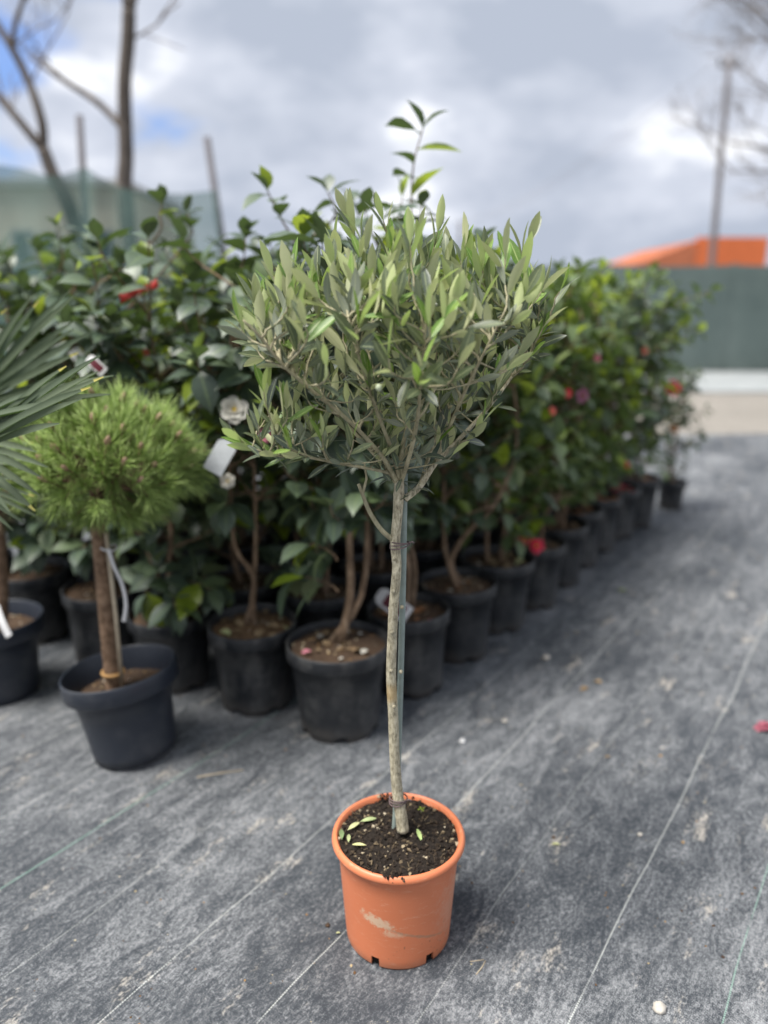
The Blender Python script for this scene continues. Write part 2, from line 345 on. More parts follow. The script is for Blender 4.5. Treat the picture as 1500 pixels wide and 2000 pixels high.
# ------------------------------------------------------------------ ground
ROWANG = rad(56.0)
_m = Mat('gravel_ground', 0.95, 0.2)
_p = _m.pos(); _a = _m.noise(22, 5, 0.7, _p); _b = _m.noise(0.6, 4, 0.6, _p)
_m.color(_m.mix(0.7, _m.ramp(_a, [(0.3, (0.17, 0.155, 0.135)), (0.7, (0.30, 0.28, 0.25))]), _m.ramp(_b, [(0.3, 0.78), (0.7, 1.15)]), 'MULTIPLY')); _m.bump(_a, 0.6, 0.02)
M_GRAVEL = _m.m
_m = Mat('pale_concrete', 0.85, 0.3)
_p = _m.pos(); _a = _m.noise(3, 5, 0.65, _p)
_m.color(_m.ramp(_a, [(0.3, (0.24, 0.26, 0.265)), (0.7, (0.33, 0.345, 0.345))])); M_CONC = _m.m

# woven weed fabric: dark tape weave, pale dust lying in streaks along the weave, marker threads every 24 cm
_m = Mat('woven_weed_fabric', 0.62, 0.35)
_rot = (0, 0, -ROWANG)
_q = _m.pos(rot=_rot); _xy = _m.node('ShaderNodeSeparateXYZ'); _m.l.new(_q, _xy.inputs[0])
_al, _ac = _xy.outputs[0], _xy.outputs[1]                                    # along and across the roll
_w1 = _m.math('SINE', _m.math('MULTIPLY', _al, 2*math.pi/0.0046)); _w2 = _m.math('SINE', _m.math('MULTIPLY', _ac, 2*math.pi/0.0030))
_weave = _m.math('MULTIPLY', _w1, _w2)
_fine = _m.noise(560, 3, 0.8, _m.pos(scale=(0.22, 1.5, 1), rot=_rot))
_fine2 = _m.noise(560, 3, 0.8, _m.pos(scale=(1.5, 0.22, 1), rot=_rot))
_mid = _m.noise(105, 5, 0.75, _m.pos(scale=(0.75, 1.2, 1), rot=_rot))
_streak = _m.noise(17, 5, 0.72, _m.pos(scale=(0.55, 1.3, 1), rot=_rot), 0.8)
_big = _m.noise(1.7, 4, 0.6, _m.pos(scale=(0.6, 1.1, 1), rot=_rot))
_d = _m.math('ADD', _m.math('MULTIPLY', _mid, 0.52), _m.math('ADD', _m.math('MULTIPLY', _streak, 0.44), _m.math('MULTIPLY', _big, 0.40)))
_d = _m.math('ADD', _d, _m.math('ADD', _m.math('MULTIPLY', _m.math('ADD', _fine, _fine2), 0.50), _m.math('MULTIPLY', _weave, 0.09)))
_dust = _m.math('MULTIPLY', _m.smooth(_d, 1.09, 1.43), 0.84)
_c = _m.mix(_dust, (0.030, 0.036, 0.044), (0.38, 0.39, 0.40))
# sandy patches
_s1 = _m.noise(9, 5, 0.7, _m.pos(scale=(0.5, 1.3, 1), rot=_rot))
_c = _m.mix(_m.math('MULTIPLY', _m.smooth(_m.math('MULTIPLY_ADD', _mid, 0.45, _s1), 0.82, 0.95), 0.65), _c, (0.47, 0.43, 0.37))
# marker threads
_wob = _m.math('MULTIPLY_ADD', _m.noise(1.3, 2, 0.5, _m.pos()), 0.05, -0.025)
_ph = _m.math('SUBTRACT', _m.math('ADD', _ac, _wob), 0.107 - 0.12)
_fr = _m.math('ABSOLUTE', _m.math('SUBTRACT', _m.math('FRACT', _m.math('MULTIPLY', _ph, 1/0.242)), 0.5))
_line = _m.math('LESS_THAN', _fr, 0.0068)
_dash = _m.math('GREATER_THAN', _m.math('SINE', _m.math('MULTIPLY', _al, 2*math.pi/0.0056)), -0.45)
_idx = _m.math('FLOOR', _m.math('MULTIPLY', _ph, 1/0.242))
_green = _m.math('LESS_THAN', _m.math('ABSOLUTE', _m.math('SUBTRACT', _m.math('MODULO', _m.math('ADD', _idx, 60.0), 6.0), 0.0)), 0.5)
_lvis = _m.math('MULTIPLY', _m.math('MULTIPLY', _line, _dash), _m.smooth(_m.noise(4, 4, 0.65, _m.pos()), 0.28, 0.48))
_c = _m.mix(_m.math('MULTIPLY', _lvis, _m.math('MULTIPLY_ADD', _m.math('SINE', _m.math('MULTIPLY', _idx, 2.3)), 0.20, 0.44)), _c, _m.mix(_green, (0.62, 0.64, 0.60), (0.34, 0.58, 0.46)))
_m.color(_c)
_m.bump(_m.math('ADD', _m.math('MULTIPLY', _weave, 0.35), _fine), 0.35, 0.0012)
M_FABRIC = _m.m

g = MB(); g.add([(-500, -30, 0), (500, -30, 0), (500, 900, 0), (-500, 900, 0)], [(0, 1, 2, 3)])
ground = tag(g.build('ground', M_GRAVEL), kind='structure'); ground.location.z = -0.012
def fz(x, y):
    a = x*math.cos(ROWANG) + y*math.sin(ROWANG); b = -x*math.sin(ROWANG) + y*math.cos(ROWANG)
    return 0.0026*(mnoise.noise(Vector((a*1.3, b*5.0, 3.3)))) + 0.0016*mnoise.noise(Vector((x*6, y*6, 1.0)))
g = MB(); NX, NY = 150, 130; V = []; F = []
for j in range(NY+1):
    Y = -1.5 + 9.35*(j/NY)
    for i in range(NX+1):
        X = -6.5 + 13.5*(i/NX); V.append((X, Y + (0.05*math.sin(X*1.7) if j == NY else 0), fz(X, Y)))
for j in range(NY):
    for i in range(NX):
        k = j*(NX+1)+i; F.append((k, k+1, k+NX+2, k+NX+1))
g.add(V, F); tag(g.build('weed_fabric', M_FABRIC), kind='structure')
g = MB(); g.box((-20, 11.6, -0.02), (40, 15.0, 0.02)); tag(g.build('path', M_CONC, smooth=False), kind='structure')

# ------------------------------------------------------------------ background: right-hand fence, orange building, utility poles
_m = Mat('dark_green_netting', 0.8, 0.2)
_a = _m.noise(1.2, 4, 0.6, _m.coord('Object')); _b = _m.noise(60, 2, 0.5, _m.coord('Object'))
_m.color(_m.mix(0.6, _m.ramp(_a, [(0.3, (0.10, 0.135, 0.128)), (0.7, (0.145, 0.185, 0.175))]), _m.ramp(_b, [(0.3, 0.75), (0.7, 1.2)]), 'MULTIPLY')); M_NETD = _m.m
M_POST = plain('fence_post_wood', (0.11, 0.105, 0.115), 0.8, 0.25, 10)
M_POSTG = plain('fence_post_dark', (0.05, 0.07, 0.066), 0.7, 0.2, 10)
fence = thing('net_fence', (9, 15.4, 0), 'long dark green netting fence between pale path and orange-roofed building', 'fence')
PX = [-8 + 2.45*i for i in range(14)]
for i, x in enumerate(PX):
    m = MB(); m.tube([(x-9, 0.05, -0.05), (x-9, 0.05, 2.03)], 0.045, 8); m.build('post', M_POSTG, fence)
    if i < len(PX)-1:
        m = MB(); V = []; F = []; n = 10
        for k in range(n+1):
            t = k/n; xx = x + 2.45*t - 9; sag = 0.035*math.sin(math.pi*t)
            for j in range(7):
                h = 0.0 + (2.0 - sag)*j/6
                V.append((xx, 0.012*math.sin(t*9+j*1.1+i) - 0.03*math.sin(math.pi*t), h))
        for k in range(n):
            for j in range(6): a = k*7+j; F.append((a, a+7, a+8, a+1))
        m.add(V, F); m.build('net_panel', M_NETD, fence)

M_OWALL = plain('orange_render', (0.60, 0.15, 0.05), 0.75, 0.08, 3)
M_OTILE = plain('orange_tile', (0.42, 0.14, 0.07), 0.8, 0.25, 6)
M_CREAM = plain('cream_render', (0.60, 0.57, 0.46), 0.85, 0.08, 2)
M_PANE = plain('window_dark_glass', (0.04, 0.05, 0.055), 0.15, 0.2, 3)
ob = thing('orange_building', (12.5, 30, 0), 'low building with bright orange parapet and sloping tiled roof beyond the green fence', 'building')
m = MB(); m.box((-3.0, 0.3, -0.1), (1.4, 6, 2.49)); m.build('wall', M_CREAM, ob, False)
m = MB(); m.box((-1.04, -0.35, 2.45), (1.5, -0.07, 3.60)); m.build('parapet', M_OWALL, ob, False)
rf = None
m = MB(); m.add([(-3.2, -0.3, 2.50), (-1.06, -0.3, 2.50), (-1.06, -0.3, 3.40), (-3.2, -0.3, 2.62), (-3.2, 6.2, 2.50), (-1.06, 6.2, 2.50), (-1.06, 6.2, 3.42), (-3.2, 6.2, 2.62)],
                [(0, 1, 2, 3), (5, 4, 7, 6), (3, 2, 6, 7), (0, 3, 7, 4), (1, 5, 6, 2), (0, 4, 5, 1)])
rf = m.build('roof', M_OTILE, ob, False)
for k in range(16):                                                # rows of roof tiles as raised ribs down the slope
    yy = -0.2 + k*0.41
    m = MB(); m.tube([(-3.24, yy, 2.63), (-1.065, yy, 3.44)], 0.07, 6); m.build('tile_row', M_OTILE, rf)

M_POLE = plain('concrete_pole', (0.15, 0.14, 0.145), 0.8, 0.12, 3)
M_WIRE = plain('wire_grey', (0.22, 0.22, 0.23), 0.6, 0.1, 3)
def pole(base, top, r0, r1, label):
    base = Vector(base); top = Vector(top); o = thing('utility_pole', base, label, 'utility pole')
    d = top - base; m = MB(); m.tube([d*(i/8) for i in range(9)], lerp_list(r0, r1, 9), 12); m.build('shaft', M_POLE, o)
    m = MB(); m.tube([d*0.965 + Vector((-0.35, 0, 0)), d*0.965 + Vector((0.35, 0, 0))], 0.05, 8); m.build('cross_arm', M_POLE, o)
    for s_ in (-0.3, 0.3):
        m = MB(); m.lathe([(0.0, 0.0), (0.05, 0.0), (0.06, 0.06), (0.03, 0.10), (0.05, 0.13), (0.0, 0.17)], 10); m.build('insulator', M_PANE, o, loc=d*0.965 + Vector((s_, 0, 0.045)))
    return top, d
pt1 = at(1425, 108, 28); pb1 = at(1394, 468, 28); dd = (pt1-pb1); pb1 = pb1 - dd*(pb1.z/dd.z)
t1, d1 = pole(pb1, pt1, 0.12, 0.09, 'tall leaning grey concrete pole rising behind the orange building')
pt2 = at(900, 432, 82); t2, d2 = pole((pt2.x, pt2.y, 0), pt2, 0.19, 0.15, 'distant grey utility pole hidden behind the olive crown')
for s_, nm in ((-0.3, 'lower'), (0.3, 'upper')):
    a = pb1 + d1*0.965 + Vector((s_, 0, 0.2)); b = Vector((pt2.x, pt2.y, 0)) + d2*0.965 + Vector((s_, 0, 0.2))
    m = MB(); pts = [a.lerp(b, i/24) - Vector((0, 0, 1.0*4*(i/24)*(1-i/24))) - a for i in range(25)]
    m.tube(pts, 0.012, 6); tag(m.build('overhead_wire', M_WIRE, loc=a), 'thin overhead wire sagging from the leaning grey pole', 'wire', 'overhead wires on the leaning pole')

# ------------------------------------------------------------------ background: left shade net, pale house
_m = Mat('green_shade_net', 0.8, 0.2)
_a = _m.noise(5, 3, 0.6, _m.coord('Object')); _m.color(_m.ramp(_a, [(0.3, (0.060, 0.12, 0.108)), (0.7, (0.09, 0.16, 0.145))]))
_t = _m.node('ShaderNodeBsdfTransparent'); _x = _m.node('ShaderNodeMixShader'); _x.inputs[0].default_value = 0.64
_m.l.new(_t.outputs[0], _x.inputs[1]); _m.l.new(_m.p.outputs[0], _x.inputs[2]); _m.l.new(_x.outputs[0], _m.out.inputs[0]); M_NET = _m.m
NETY = 6.6
sn = thing('shade_net_screen', (at(160, 500, NETY).x, NETY, 0), 'see-through green shade net hung between leaning posts in front of the pale house', 'net')
def top_of_net(px): return px
corners = [(-620, 300), (-260, 318), (0, 322), (100, 345), (160, 328), (195, 345), (240, 368), (330, 378), (424, 372)]
tops = smooth_path([at(x, y, NETY + 0.0015*max(0, 160-x)*0.4) for x, y in corners], 4)
m = MB(); V = []; F = []; nr = 8
for i, p in enumerate(tops):
    for j in range(nr+1):
        h = p.z*(1-j/nr); xo = (0.10*(j/nr) if i == len(tops)-1 else 0.0)
        V.append((p.x + xo - sn.location.x, p.y + 0.03*math.sin(i*0.9+j*0.7) - sn.location.y, h))
for i in range(len(tops)-1):
    for j in range(nr): a = i*(nr+1)+j; F.append((a, a+1, a+nr+2, a+nr+1))
m.add(V, F); m.build('net_sheet', M_NET, sn)
for (tx, ty, bx, by) in ((155, 225, 170, 480), (404, 268, 437, 490), (-300, 220, -290, 480)):
    a = at(tx, ty, NETY+0.06); b = at(bx, by, NETY+0.06); d = b - a; b2 = a + d*(a.z/-d.z)
    m = MB(); m.tube([a - sn.location, b2 - Vector((0, 0, 0.03)) - sn.location], [0.028, 0.032], 10); m.build('post', M_POST, sn)
hs = thing('pale_house', (-10, 20, 0), 'pale cream house with flat roof seen through the green net', 'house')
hx1 = at(238, 365, 20).x + 10; hz = at(100, 366, 20).z
m = MB(); m.box((-9, 0, -0.1), (hx1, 7, hz)); m.build('wall', M_CREAM, hs, False)
m = MB(); m.box((-9.15, -0.18, hz+0.002), (hx1+0.15, 7.1, hz+0.16)); m.build('roof', plain('roof_edge_grey', (0.33, 0.34, 0.33), 0.8, 0.1, 2), hs, False)
for (x0, x1, y0, y1) in ((28, 64, 455, 512), (82, 116, 462, 512), (-180, -130, 455, 512), (190, 222, 455, 512)):
    a = at(x0, y0, 20) - hs.location; b = at(x1, y1, 20) - hs.location
    m = MB()
    for bx in (((a.x-.08, -.06, a.z), (a.x, .02, b.z)), ((b.x, -.06, a.z), (b.x+.08, .02, b.z)), ((a.x-.08, -.065, a.z), (b.x+.08, .02, a.z+.08)), ((a.x-.1, -.1, b.z-.08), (b.x+.1, .02, b.z))):
        m.box(bx[0], bx[1])
    w = m.build('window', M_CONC, hs, False)
    m = MB(); m.box((a.x-0.01, -0.02, b.z-0.01), (b.x+0.01, -0.008, a.z+0.01)); m.build('pane', M_PANE, w, False)

# ------------------------------------------------------------------ bare trees
def grow_twigs(mb, p, d, L, r, depth, rng, mi=0, up=0.15, seg=5, spread=0.9):
    n = 4; pts = [p]; dirs = [d]
    for i in range(n):
        d = (d + Vector((rng.uniform(-1, 1), rng.uniform(-1, 1), rng.uniform(-1, 1)))*0.20 + Vector((0, 0, up*0.3))).normalized()
        pts.append(pts[-1] + d*L/n); dirs.append(d)
    mb.tube(pts, lerp_list(r, r*0.55, n+1), seg, mi, False)
    if depth <= 0: return
    k = rng.choice((3, 3, 4))
    for j in range(k):
        i = rng.randint(1, n); dd_ = dirs[i]
        s_ = (dd_ + Vector((rng.uniform(-1, 1), rng.uniform(-1, 1), rng.uniform(-0.7, 1)))*spread).normalized()
        grow_twigs(mb, pts[i], s_, L*rng.uniform(0.55, 0.8), r*0.55, depth-1, rng, mi, up, max(3, seg-1), spread)
def bare_tree(base, limbs, label, seed, twigs):
    rng = random.Random(seed); o = thing('bare_tree', base, label, 'tree')
    for i, (pts, rr) in enumerate(limbs):
        P = [Vector(p) - Vector(base) for p in pts]; sp = smooth_path(P, 5)
        rad_ = []
        for k in range(len(sp)):
            t = k/(len(sp)-1)*(len(rr)-1); a = int(min(t, len(rr)-2)); rad_.append(rr[a] + (rr[a+1]-rr[a])*(t-a))
        m = MB(); m.tube(sp, rad_, 10); m.build('trunk' if i == 0 else 'limb', M_TBARK, o)
    m = MB()
    for (p, d, L, r, dep) in twigs: grow_twigs(m, Vector(p) - Vector(base), Vector(d).normalized(), L, r, dep, rng)
    if twigs: tag(m.build('crown', M_TWIG, o), kind='stuff')
    return o
T = 8.2
gb = at(246, 350, T); b1 = (gb.x + 0.03, T, -0.05)
bare_tree(b1, [([b1, at(247, 420, T), at(246, 300, T), at(243, 170, T), at(250, 80, T), at(252, 20, T)], [0.085, 0.08, 0.072, 0.066, 0.066, 0.062]),
               ([at(252, 24, T), at(238, -50, T), at(205, -160, T)], [0.05, 0.042, 0.03]),
               ([at(252, 24, T), at(268, -50, T), at(290, -170, T)], [0.052, 0.042, 0.03]),
               ([at(246, 272, T), at(235, 246, T), at(190, 200, T+.1), at(130, 160, T+.2), at(60, 112, T+.3)], [0.018, 0.034, 0.033, 0.028, 0.018])],
          'bare tree with one straight upright trunk rising above the green net', 5,
          [(at(250, 80, T), (0.9, -.1, 0.25), 0.62, 0.013, 1), (at(290, -170, T), (0.3, 0, 1), 0.6, 0.02, 2), (at(205, -160, T), (-.3, 0, 1), 0.6, 0.02, 2), (at(130, 160, T+.2), (-0.4, 0, 0.8), 0.4, 0.010, 2)])
T = 7.6
gb = at(112, 360, T); b2 = at(240, 640, T); b2 = Vector((b2.x, T, -0.05))
bare_tree(b2, [([b2, at(150, 450, T), at(105, 345, T), at(84, 290, T)], [0.085, 0.075, 0.062, 0.055]),
               ([at(84, 292, T), at(82, 240, T), at(58, 165, T), at(22, 92, T), at(-30, 10, T)], [0.046, 0.042, 0.037, 0.033, 0.028]),
               ([at(84, 292, T), at(45, 245, T), at(0, 192, T), at(-70, 120, T)], [0.042, 0.038, 0.034, 0.028]),
               ([at(24, 96, T), at(30, 45, T), at(45, 0, T), at(60, -80, T)], [0.026, 0.024, 0.020, 0.014])],
          'bare tree with slanting forked trunk at the blue gap in the clouds', 8,
          [(at(58, 165, T), (0.6, 0, 1), 0.7, 0.010, 2), (at(40, 10, T), (0.8, 0, 0.8), 0.7, 0.012, 2), (at(45, 245, T), (-0.5, 0, 1), 0.6, 0.010, 2), (at(22, 92, T), (1, 0, 0.3), 0.6, 0.010, 2), (at(-30, 10, T), (0, 0, 1), 0.6, 0.012, 2)])
T = 13.5
b3 = at(1760, 560, T); b3 = Vector((b3.x, T, -0.05)); tt = b3 + Vector((-0.1, 0, 3.0))
_tw = []
rg = random.Random(3)
for k in range(36):
    q = at(rg.uniform(1430, 1620), rg.uniform(-160, 430), T + rg.uniform(-0.8, 0.8)); _tw.append((q, (-1, rg.uniform(-.3, .3), rg.uniform(-.15, .7)), rg.uniform(0.55, 0.9), 0.013, 3))
_lim = [([b3, b3 + Vector((0, 0, 1.5)), tt], [0.17, 0.15, 0.13])]
for (p, d, L, r, dep) in _tw:
    mid = (tt*0.5 + Vector(p)*0.5) + Vector((0.15, 0, 0.15)); _lim.append(([tt - Vector((0, 0, 0.02)), mid, Vector(p)], [0.05, 0.03, 0.013]))
bare_tree(b3, _lim, 'fine-twigged leafless tree reaching in beside the leaning concrete pole', 11, _tw)

# ------------------------------------------------------------------ leaf templates
def leaf_template(prof, fold, curl, twist=0.0, cup=0.0):
    """unit-long leaf along +Y: prof = [(t, halfwidth)], fold lifts the margins, curl bends the tip down"""
    V = []; F = []
    for t, w in prof:
        z = -curl*t*t + 0.25*curl*t; y = t - 0.25*abs(curl)*t*t
        a = twist*t; ca, sa = math.cos(a), math.sin(a)
        for s_ in (-1, 0, 1):
            x = s_*w; zz = abs(s_)*w*fold + cup*math.sin(t*7)*abs(s_)*w
            V.append((x*ca - zz*sa, y, z + x*sa + zz*ca))
    for i in range(len(prof)-1):
        a = i*3; F += [(a, a+1, a+4, a+3), (a+1, a+2, a+5, a+4)]
    return V, F
class Leaf:
    def __init__(s, name, mat, V, F):
        s.V = np.array(V, float); s.F = F; s.mat = mat
        m = MB(); m.add(V, F); s.me = m.mesh(name, mat); midrib(s.me)
        F_ = np.array([[f[0], f[1], f[2], f[3]] for f in F]); c = s.V[F_]
        pts = [c.mean(1)]
        for wts in ((.6, .2, .1, .1), (.1, .6, .2, .1), (.1, .1, .6, .2), (.2, .1, .1, .6)): pts.append((c*np.array(wts)[None, :, None]).sum(1))
        s.S = np.concatenate(pts)
OLP = [(0.0, .013), (0.07, .020), (0.22, .074), (0.45, .117), (0.68, .113), (0.86, .068), (1.0, .006)]
CMP = [(0.0, .020), (0.07, .05), (0.22, .19), (0.45, .262), (0.66, .228), (0.84, .11), (0.93, .035), (1.0, .006)]
rL = random.Random(2)
def midrib(me):
    a_ = me.attributes.new('edge', 'FLOAT', 'POINT'); a_.data.foreach_set('value', [0.0 if i % 3 == 1 else 1.0 for i in range(len(me.vertices))])
def variants(name, mat, prof, n, fold, curl, wscale=1.0, twist=0.3, cup=0.0):
    out = []
    for i in range(n):
        ws = wscale*rL.uniform(0.85, 1.15)
        out.append(Leaf(name, mat, *leaf_template([(t, w*ws) for t, w in prof], rL.uniform(*fold), rL.uniform(*curl), rL.uniform(-twist, twist), cup)))
    return out
OL = variants('olive_leaf', M_OLIVE, OLP, 7, (0.10, 0.40), (-0.06, 0.28))
OLO = variants('olive_leaf_old', M_OLIVE_O, OLP, 5, (0.10, 0.40), (-0.06, 0.30))
OLY = variants('olive_leaf_young', M_OLIVE_Y, OLP, 4, (0.2, 0.45), (-0.05, 0.18))
CL = {0: variants('camellia_leaf', M_CAM, CMP, 7, (0.12, 0.42), (0.10, 0.55), 1, .3, .06),
      1: variants('camellia_leaf_light', M_CAM_L, CMP, 7, (0.12, 0.42), (0.10, 0.55), 1, .3, .06)}
CLY = variants('camellia_leaf_young', M_CAM_Y, CMP, 3, (0.2, 0.45), (0.05, 0.4))

def frame(p, d, n, L):
    """matrix placing a unit leaf at p, pointing along d with its face towards n, L long"""
    y = d.normalized(); x = y.cross(n)
    if x.length < 1e-5: x = y.orthogonal()
    x.normalize(); z = x.cross(y)
    return Matrix(((x.x*L, y.x*L, z.x*L, p.x), (x.y*L, y.y*L, z.y*L, p.y), (x.z*L, y.z*L, z.z*L, p.z), (0, 0, 0, 1)))
LEAVES = []     # (thing, template, world matrix, random)
def add_leaf(th, tpl, M, r): LEAVES.append((th, tpl, M, r))

# ------------------------------------------------------------------ soil and pots
def soil(parent, r, z, mat, seed, bits, bitmat, amp=0.006, bump=0.012, overflow=None, fibres=0):
    rng = random.Random(seed); m = MB(); nr, ns = 9, 36; V = [(0, 0, z + bump)]; F = []
    def hz_(x, y):
        q = math.hypot(x, y)/r
        return z + bump*(1-q*q) + amp*(mnoise.noise(Vector((x*38, y*38, seed*1.7))) + 0.6*mnoise.noise(Vector((x*110, y*110, seed*2.7))))
    for i in range(1, nr+1):
        for k in range(ns):
            a = 2*math.pi*k/ns + (i % 2)*0.08; x, y = r*i/nr*math.cos(a), r*i/nr*math.sin(a); V.append((x, y, hz_(x, y)))
    for k in range(ns): F.append((0, 1+k, 1+(k+1) % ns))
    for i in range(nr-1):
        for k in range(ns):
            a = 1+i*ns+k; b = 1+i*ns+(k+1) % ns; F.append((a, a+ns, b+ns, b))
    m.add(V, F); s_ = m.build('soil', mat, parent)
    b = MB()
    for i in range(bits):
        q = r*math.sqrt(rng.random())*0.98; a = rng.uniform(0, 6.283); x, y = q*math.cos(a), q*math.sin(a); c = Vector((x, y, hz_(x, y)+0.001))
        s0 = rng.uniform(0.002, 0.0065)
        pv = [Vector((rng.uniform(-1, 1), rng.uniform(-1, 1), rng.uniform(-.4, 1))).normalized()*s0*rng.uniform(.6, 1.3) for _ in range(6)]
        ax = [Vector((1, 0, 0)), Vector((-1, 0, 0)), Vector((0, 1, 0)), Vector((0, -1, 0)), Vector((0, 0, .7)), Vector((0, 0, -.7))]
        R = Matrix.Rotation(rng.uniform(0, 6.28), 3, pv[0])
        pv = [c + R @ (ax[j]*s0*rng.uniform(.5, 1.4)) for j in range(6)]
        b.add(pv, [(0, 2, 4), (2, 1, 4), (1, 3, 4), (3, 0, 4), (2, 0, 5), (1, 2, 5), (3, 1, 5), (0, 3, 5)], 0, rng.random())
    for i in range(fibres):
        q = r*math.sqrt(rng.random())*0.93; a = rng.uniform(0, 6.283); x, y = q*math.cos(a), q*math.sin(a); c = Vector((x, y, hz_(x, y)+0.003))
        d = Vector((rng.uniform(-1, 1), rng.uniform(-1, 1), rng.uniform(-.1, .35))).normalized(); L = rng.uniform(.008, .03); e1 = d.orthogonal()*L*.3
        b.tube([c, c + d*L*.5 + e1*.6, c + d*L], [.0006, .0005, .0003], 4, 0, False, rng.choice((0.2, 0.4, 0.95, 0.97, 1.0)))
    if bits: tag(b.build('soil_crumbs', bitmat, s_, False), kind='stuff')
    return hz_
def nursery_pot(parent, R, r, h, mat=None, lip=0.045, seg=64, rot=0.0, step=0.009, notch=0.022):
    """thin walled tapering pot: rim band, moulded foot with arched drain notches"""
    mat = mat or M_POT
    def zf(j, k, a):
        if j in (1, 2):
            q = (a + rot) % (math.pi/3); q = abs(q - math.pi/6)
            if q < 0.21: return notch*math.sqrt(max(0, 1-(q/0.21)**2))
        return 0
    t = 0.0022; zr = h - lip; rr = r + (R - step - r)*(zr/h)
    prof = [(r*0.80, 0.012), (r*0.93, 0.0), (r, 0.0), (r + (rr-r)*0.10, h*0.10), (r + (rr-r)*.5, h*.5), (rr, zr-0.002), (R-0.002, zr), (R, zr+0.003), (R, h-0.004), (R-0.001, h-0.001), (R-0.003, h),
            (R-0.006, h-0.001), (R-0.007, h-0.004), (rr-t, zr-0.004), (r-t + (rr-r)*.5, h*.5)]
    m = MB(); m.lathe(prof, seg, 0, None, zf)
    m.add([(r*0.80*math.cos(2*math.pi*k/24), r*0.80*math.sin(2*math.pi*k/24), 0.0121) for k in range(24)], [tuple(range(24))])
    return m.build('pot', mat, parent)

# ------------------------------------------------------------------ the olive
OB = Vector((0.030, 1.367, 0.0)); POT_H = 0.243; PR = 0.138; PBR = 0.110
olive = thing('potted_olive_tree', OB, 'young olive tree with bushy silver-green crown on slim staked stem, in orange pot', 'olive tree')
m = MB(); SEG = 120; a_slots = [rad(-90 - 25 + 60*i) for i in range(6)]
def is_slot(k):
    a = 2*math.pi*(k+.5)/SEG
    return any(abs((a - s_ + math.pi) % (2*math.pi) - math.pi) < rad(4.6) for s_ in a_slots)
zt = POT_H; rt = 0.1265
def rw(z): return PBR + (rt-PBR)*(z/zt)
prof = [(PBR-0.004, 0.0), (PBR-0.001, 0.002), (rw(.004), 0.005), (rw(.024), 0.024), (rw(.06), .06), (rw(.12), .12), (rw(.18), .18), (rw(.222), .222), (rw(.2245)+.001, .2245), (PR-.006, .2250), (PR-.0015, .227), (PR, .231), (PR-.0005, .236), (PR-.0025, .240), (PR-.006, .2425), (PR-.009, .2428), (PR-.011, .2405), (rt-.0035, .2320), (rw(.18)-.003, .18), (rw(.12)-.003, .12), (rw(.024)-.003, .024), (PBR-.004, 0.004)]
m.lathe(prof, SEG, 0, lambda j, k: (j in (0, 1, 2) or j == 20) and is_slot(k))
pot = m.build('pot', M_ORANGE, olive); pot['label'] = 'orange plastic pot with rolled rim, dust scuffs and drainage slots'
m = MB(); m.lathe([(0.001, 0.003), (PBR-.006, .003), (rw(.21)-.005, .21), (rw(.21)-.010, .226)], 48); m.build('root_ball', M_SOIL, olive)
SOILZ = 0.231
hso = soil(olive, 0.1255, SOILZ, M_SOIL, 4, 900, M_CBITS, 0.0055, 0.008, None, 120)
# clumps of compost spilling on to the rim: front and far left
rg = random.Random(6); m = MB()
for (ax, n, r0) in ((-1.72, 46, 0.127), (1.75, 26, 0.121)):
    for i in range(n):
        a = ax + rg.gauss(0, 0.13); q = r0 + rg.uniform(-0.008, 0.007); c = Vector((q*math.cos(a), q*math.sin(a), 0.240 + rg.uniform(-0.006, 0.007)))
        s0 = rg.uniform(0.002, 0.005); ax_ = [Vector(v) for v in ((1, 0, 0), (-1, 0, 0), (0, 1, 0), (0, -1, 0), (0, 0, 1), (0, 0, -1))]
        m.add([c + v*s0*rg.uniform(.5, 1.5) for v in ax_], [(0, 2, 4), (2, 1, 4), (1, 3, 4), (3, 0, 4), (2, 0, 5), (1, 2, 5), (3, 1, 5), (0, 3, 5)], 0, rg.random()*.9)
tag(m.build('spilled_compost', M_CBITS, olive, False), kind='stuff')

OY = 1.367
def ol(x, y, dy=0.0): return at(x, y, OY + dy)
tr = [ol(787, 1622, -0.006), ol(783, 1590, -0.004), ol(776, 1545), ol(771, 1480), ol(768, 1400), ol(764, 1320), ol(766, 1250), ol(769, 1180), ol(775, 1110), ol(772, 1060), ol(777, 1000), ol(779, 965), ol(780, 938)]
trr = [0.0128, 0.0120, 0.0112, 0.0103, 0.0101, 0.0098, 0.0096, 0.0092, 0.0089, 0.0094, 0.0091, 0.0101, 0.0086]
sp = smooth_path([p - OB for p in tr], 6); rr_ = []
rg = random.Random(12)
for k in range(len(sp)):
    t = k/6; a = int(min(t, len(trr)-2)); r = trr[a] + (trr[a+1]-trr[a])*(t-a); rr_.append(r*(1 + 0.035*mnoise.noise(Vector((k*0.63, 0, 0)))))
m = MB(); m.tube(sp, rr_, 18)
for (x, y, s_) in ((762, 1188, -1), (785, 1186, 1), (764, 1310, .3), (783, 1312, 1), (770, 1092, 0), (768, 1155, 0), (766, 1235, .2), (770, 1380, .5)):       # old bud scars
    c = ol(x, y, -0.009 if abs(s_) < .6 else 0) - OB; m.lathe([(0.0, -.004), (.003, -.003), (.0042, 0), (.003, .003), (0, .0045)], 8, 0, None, None, c)
m.build('trunk', M_OBARK, olive)
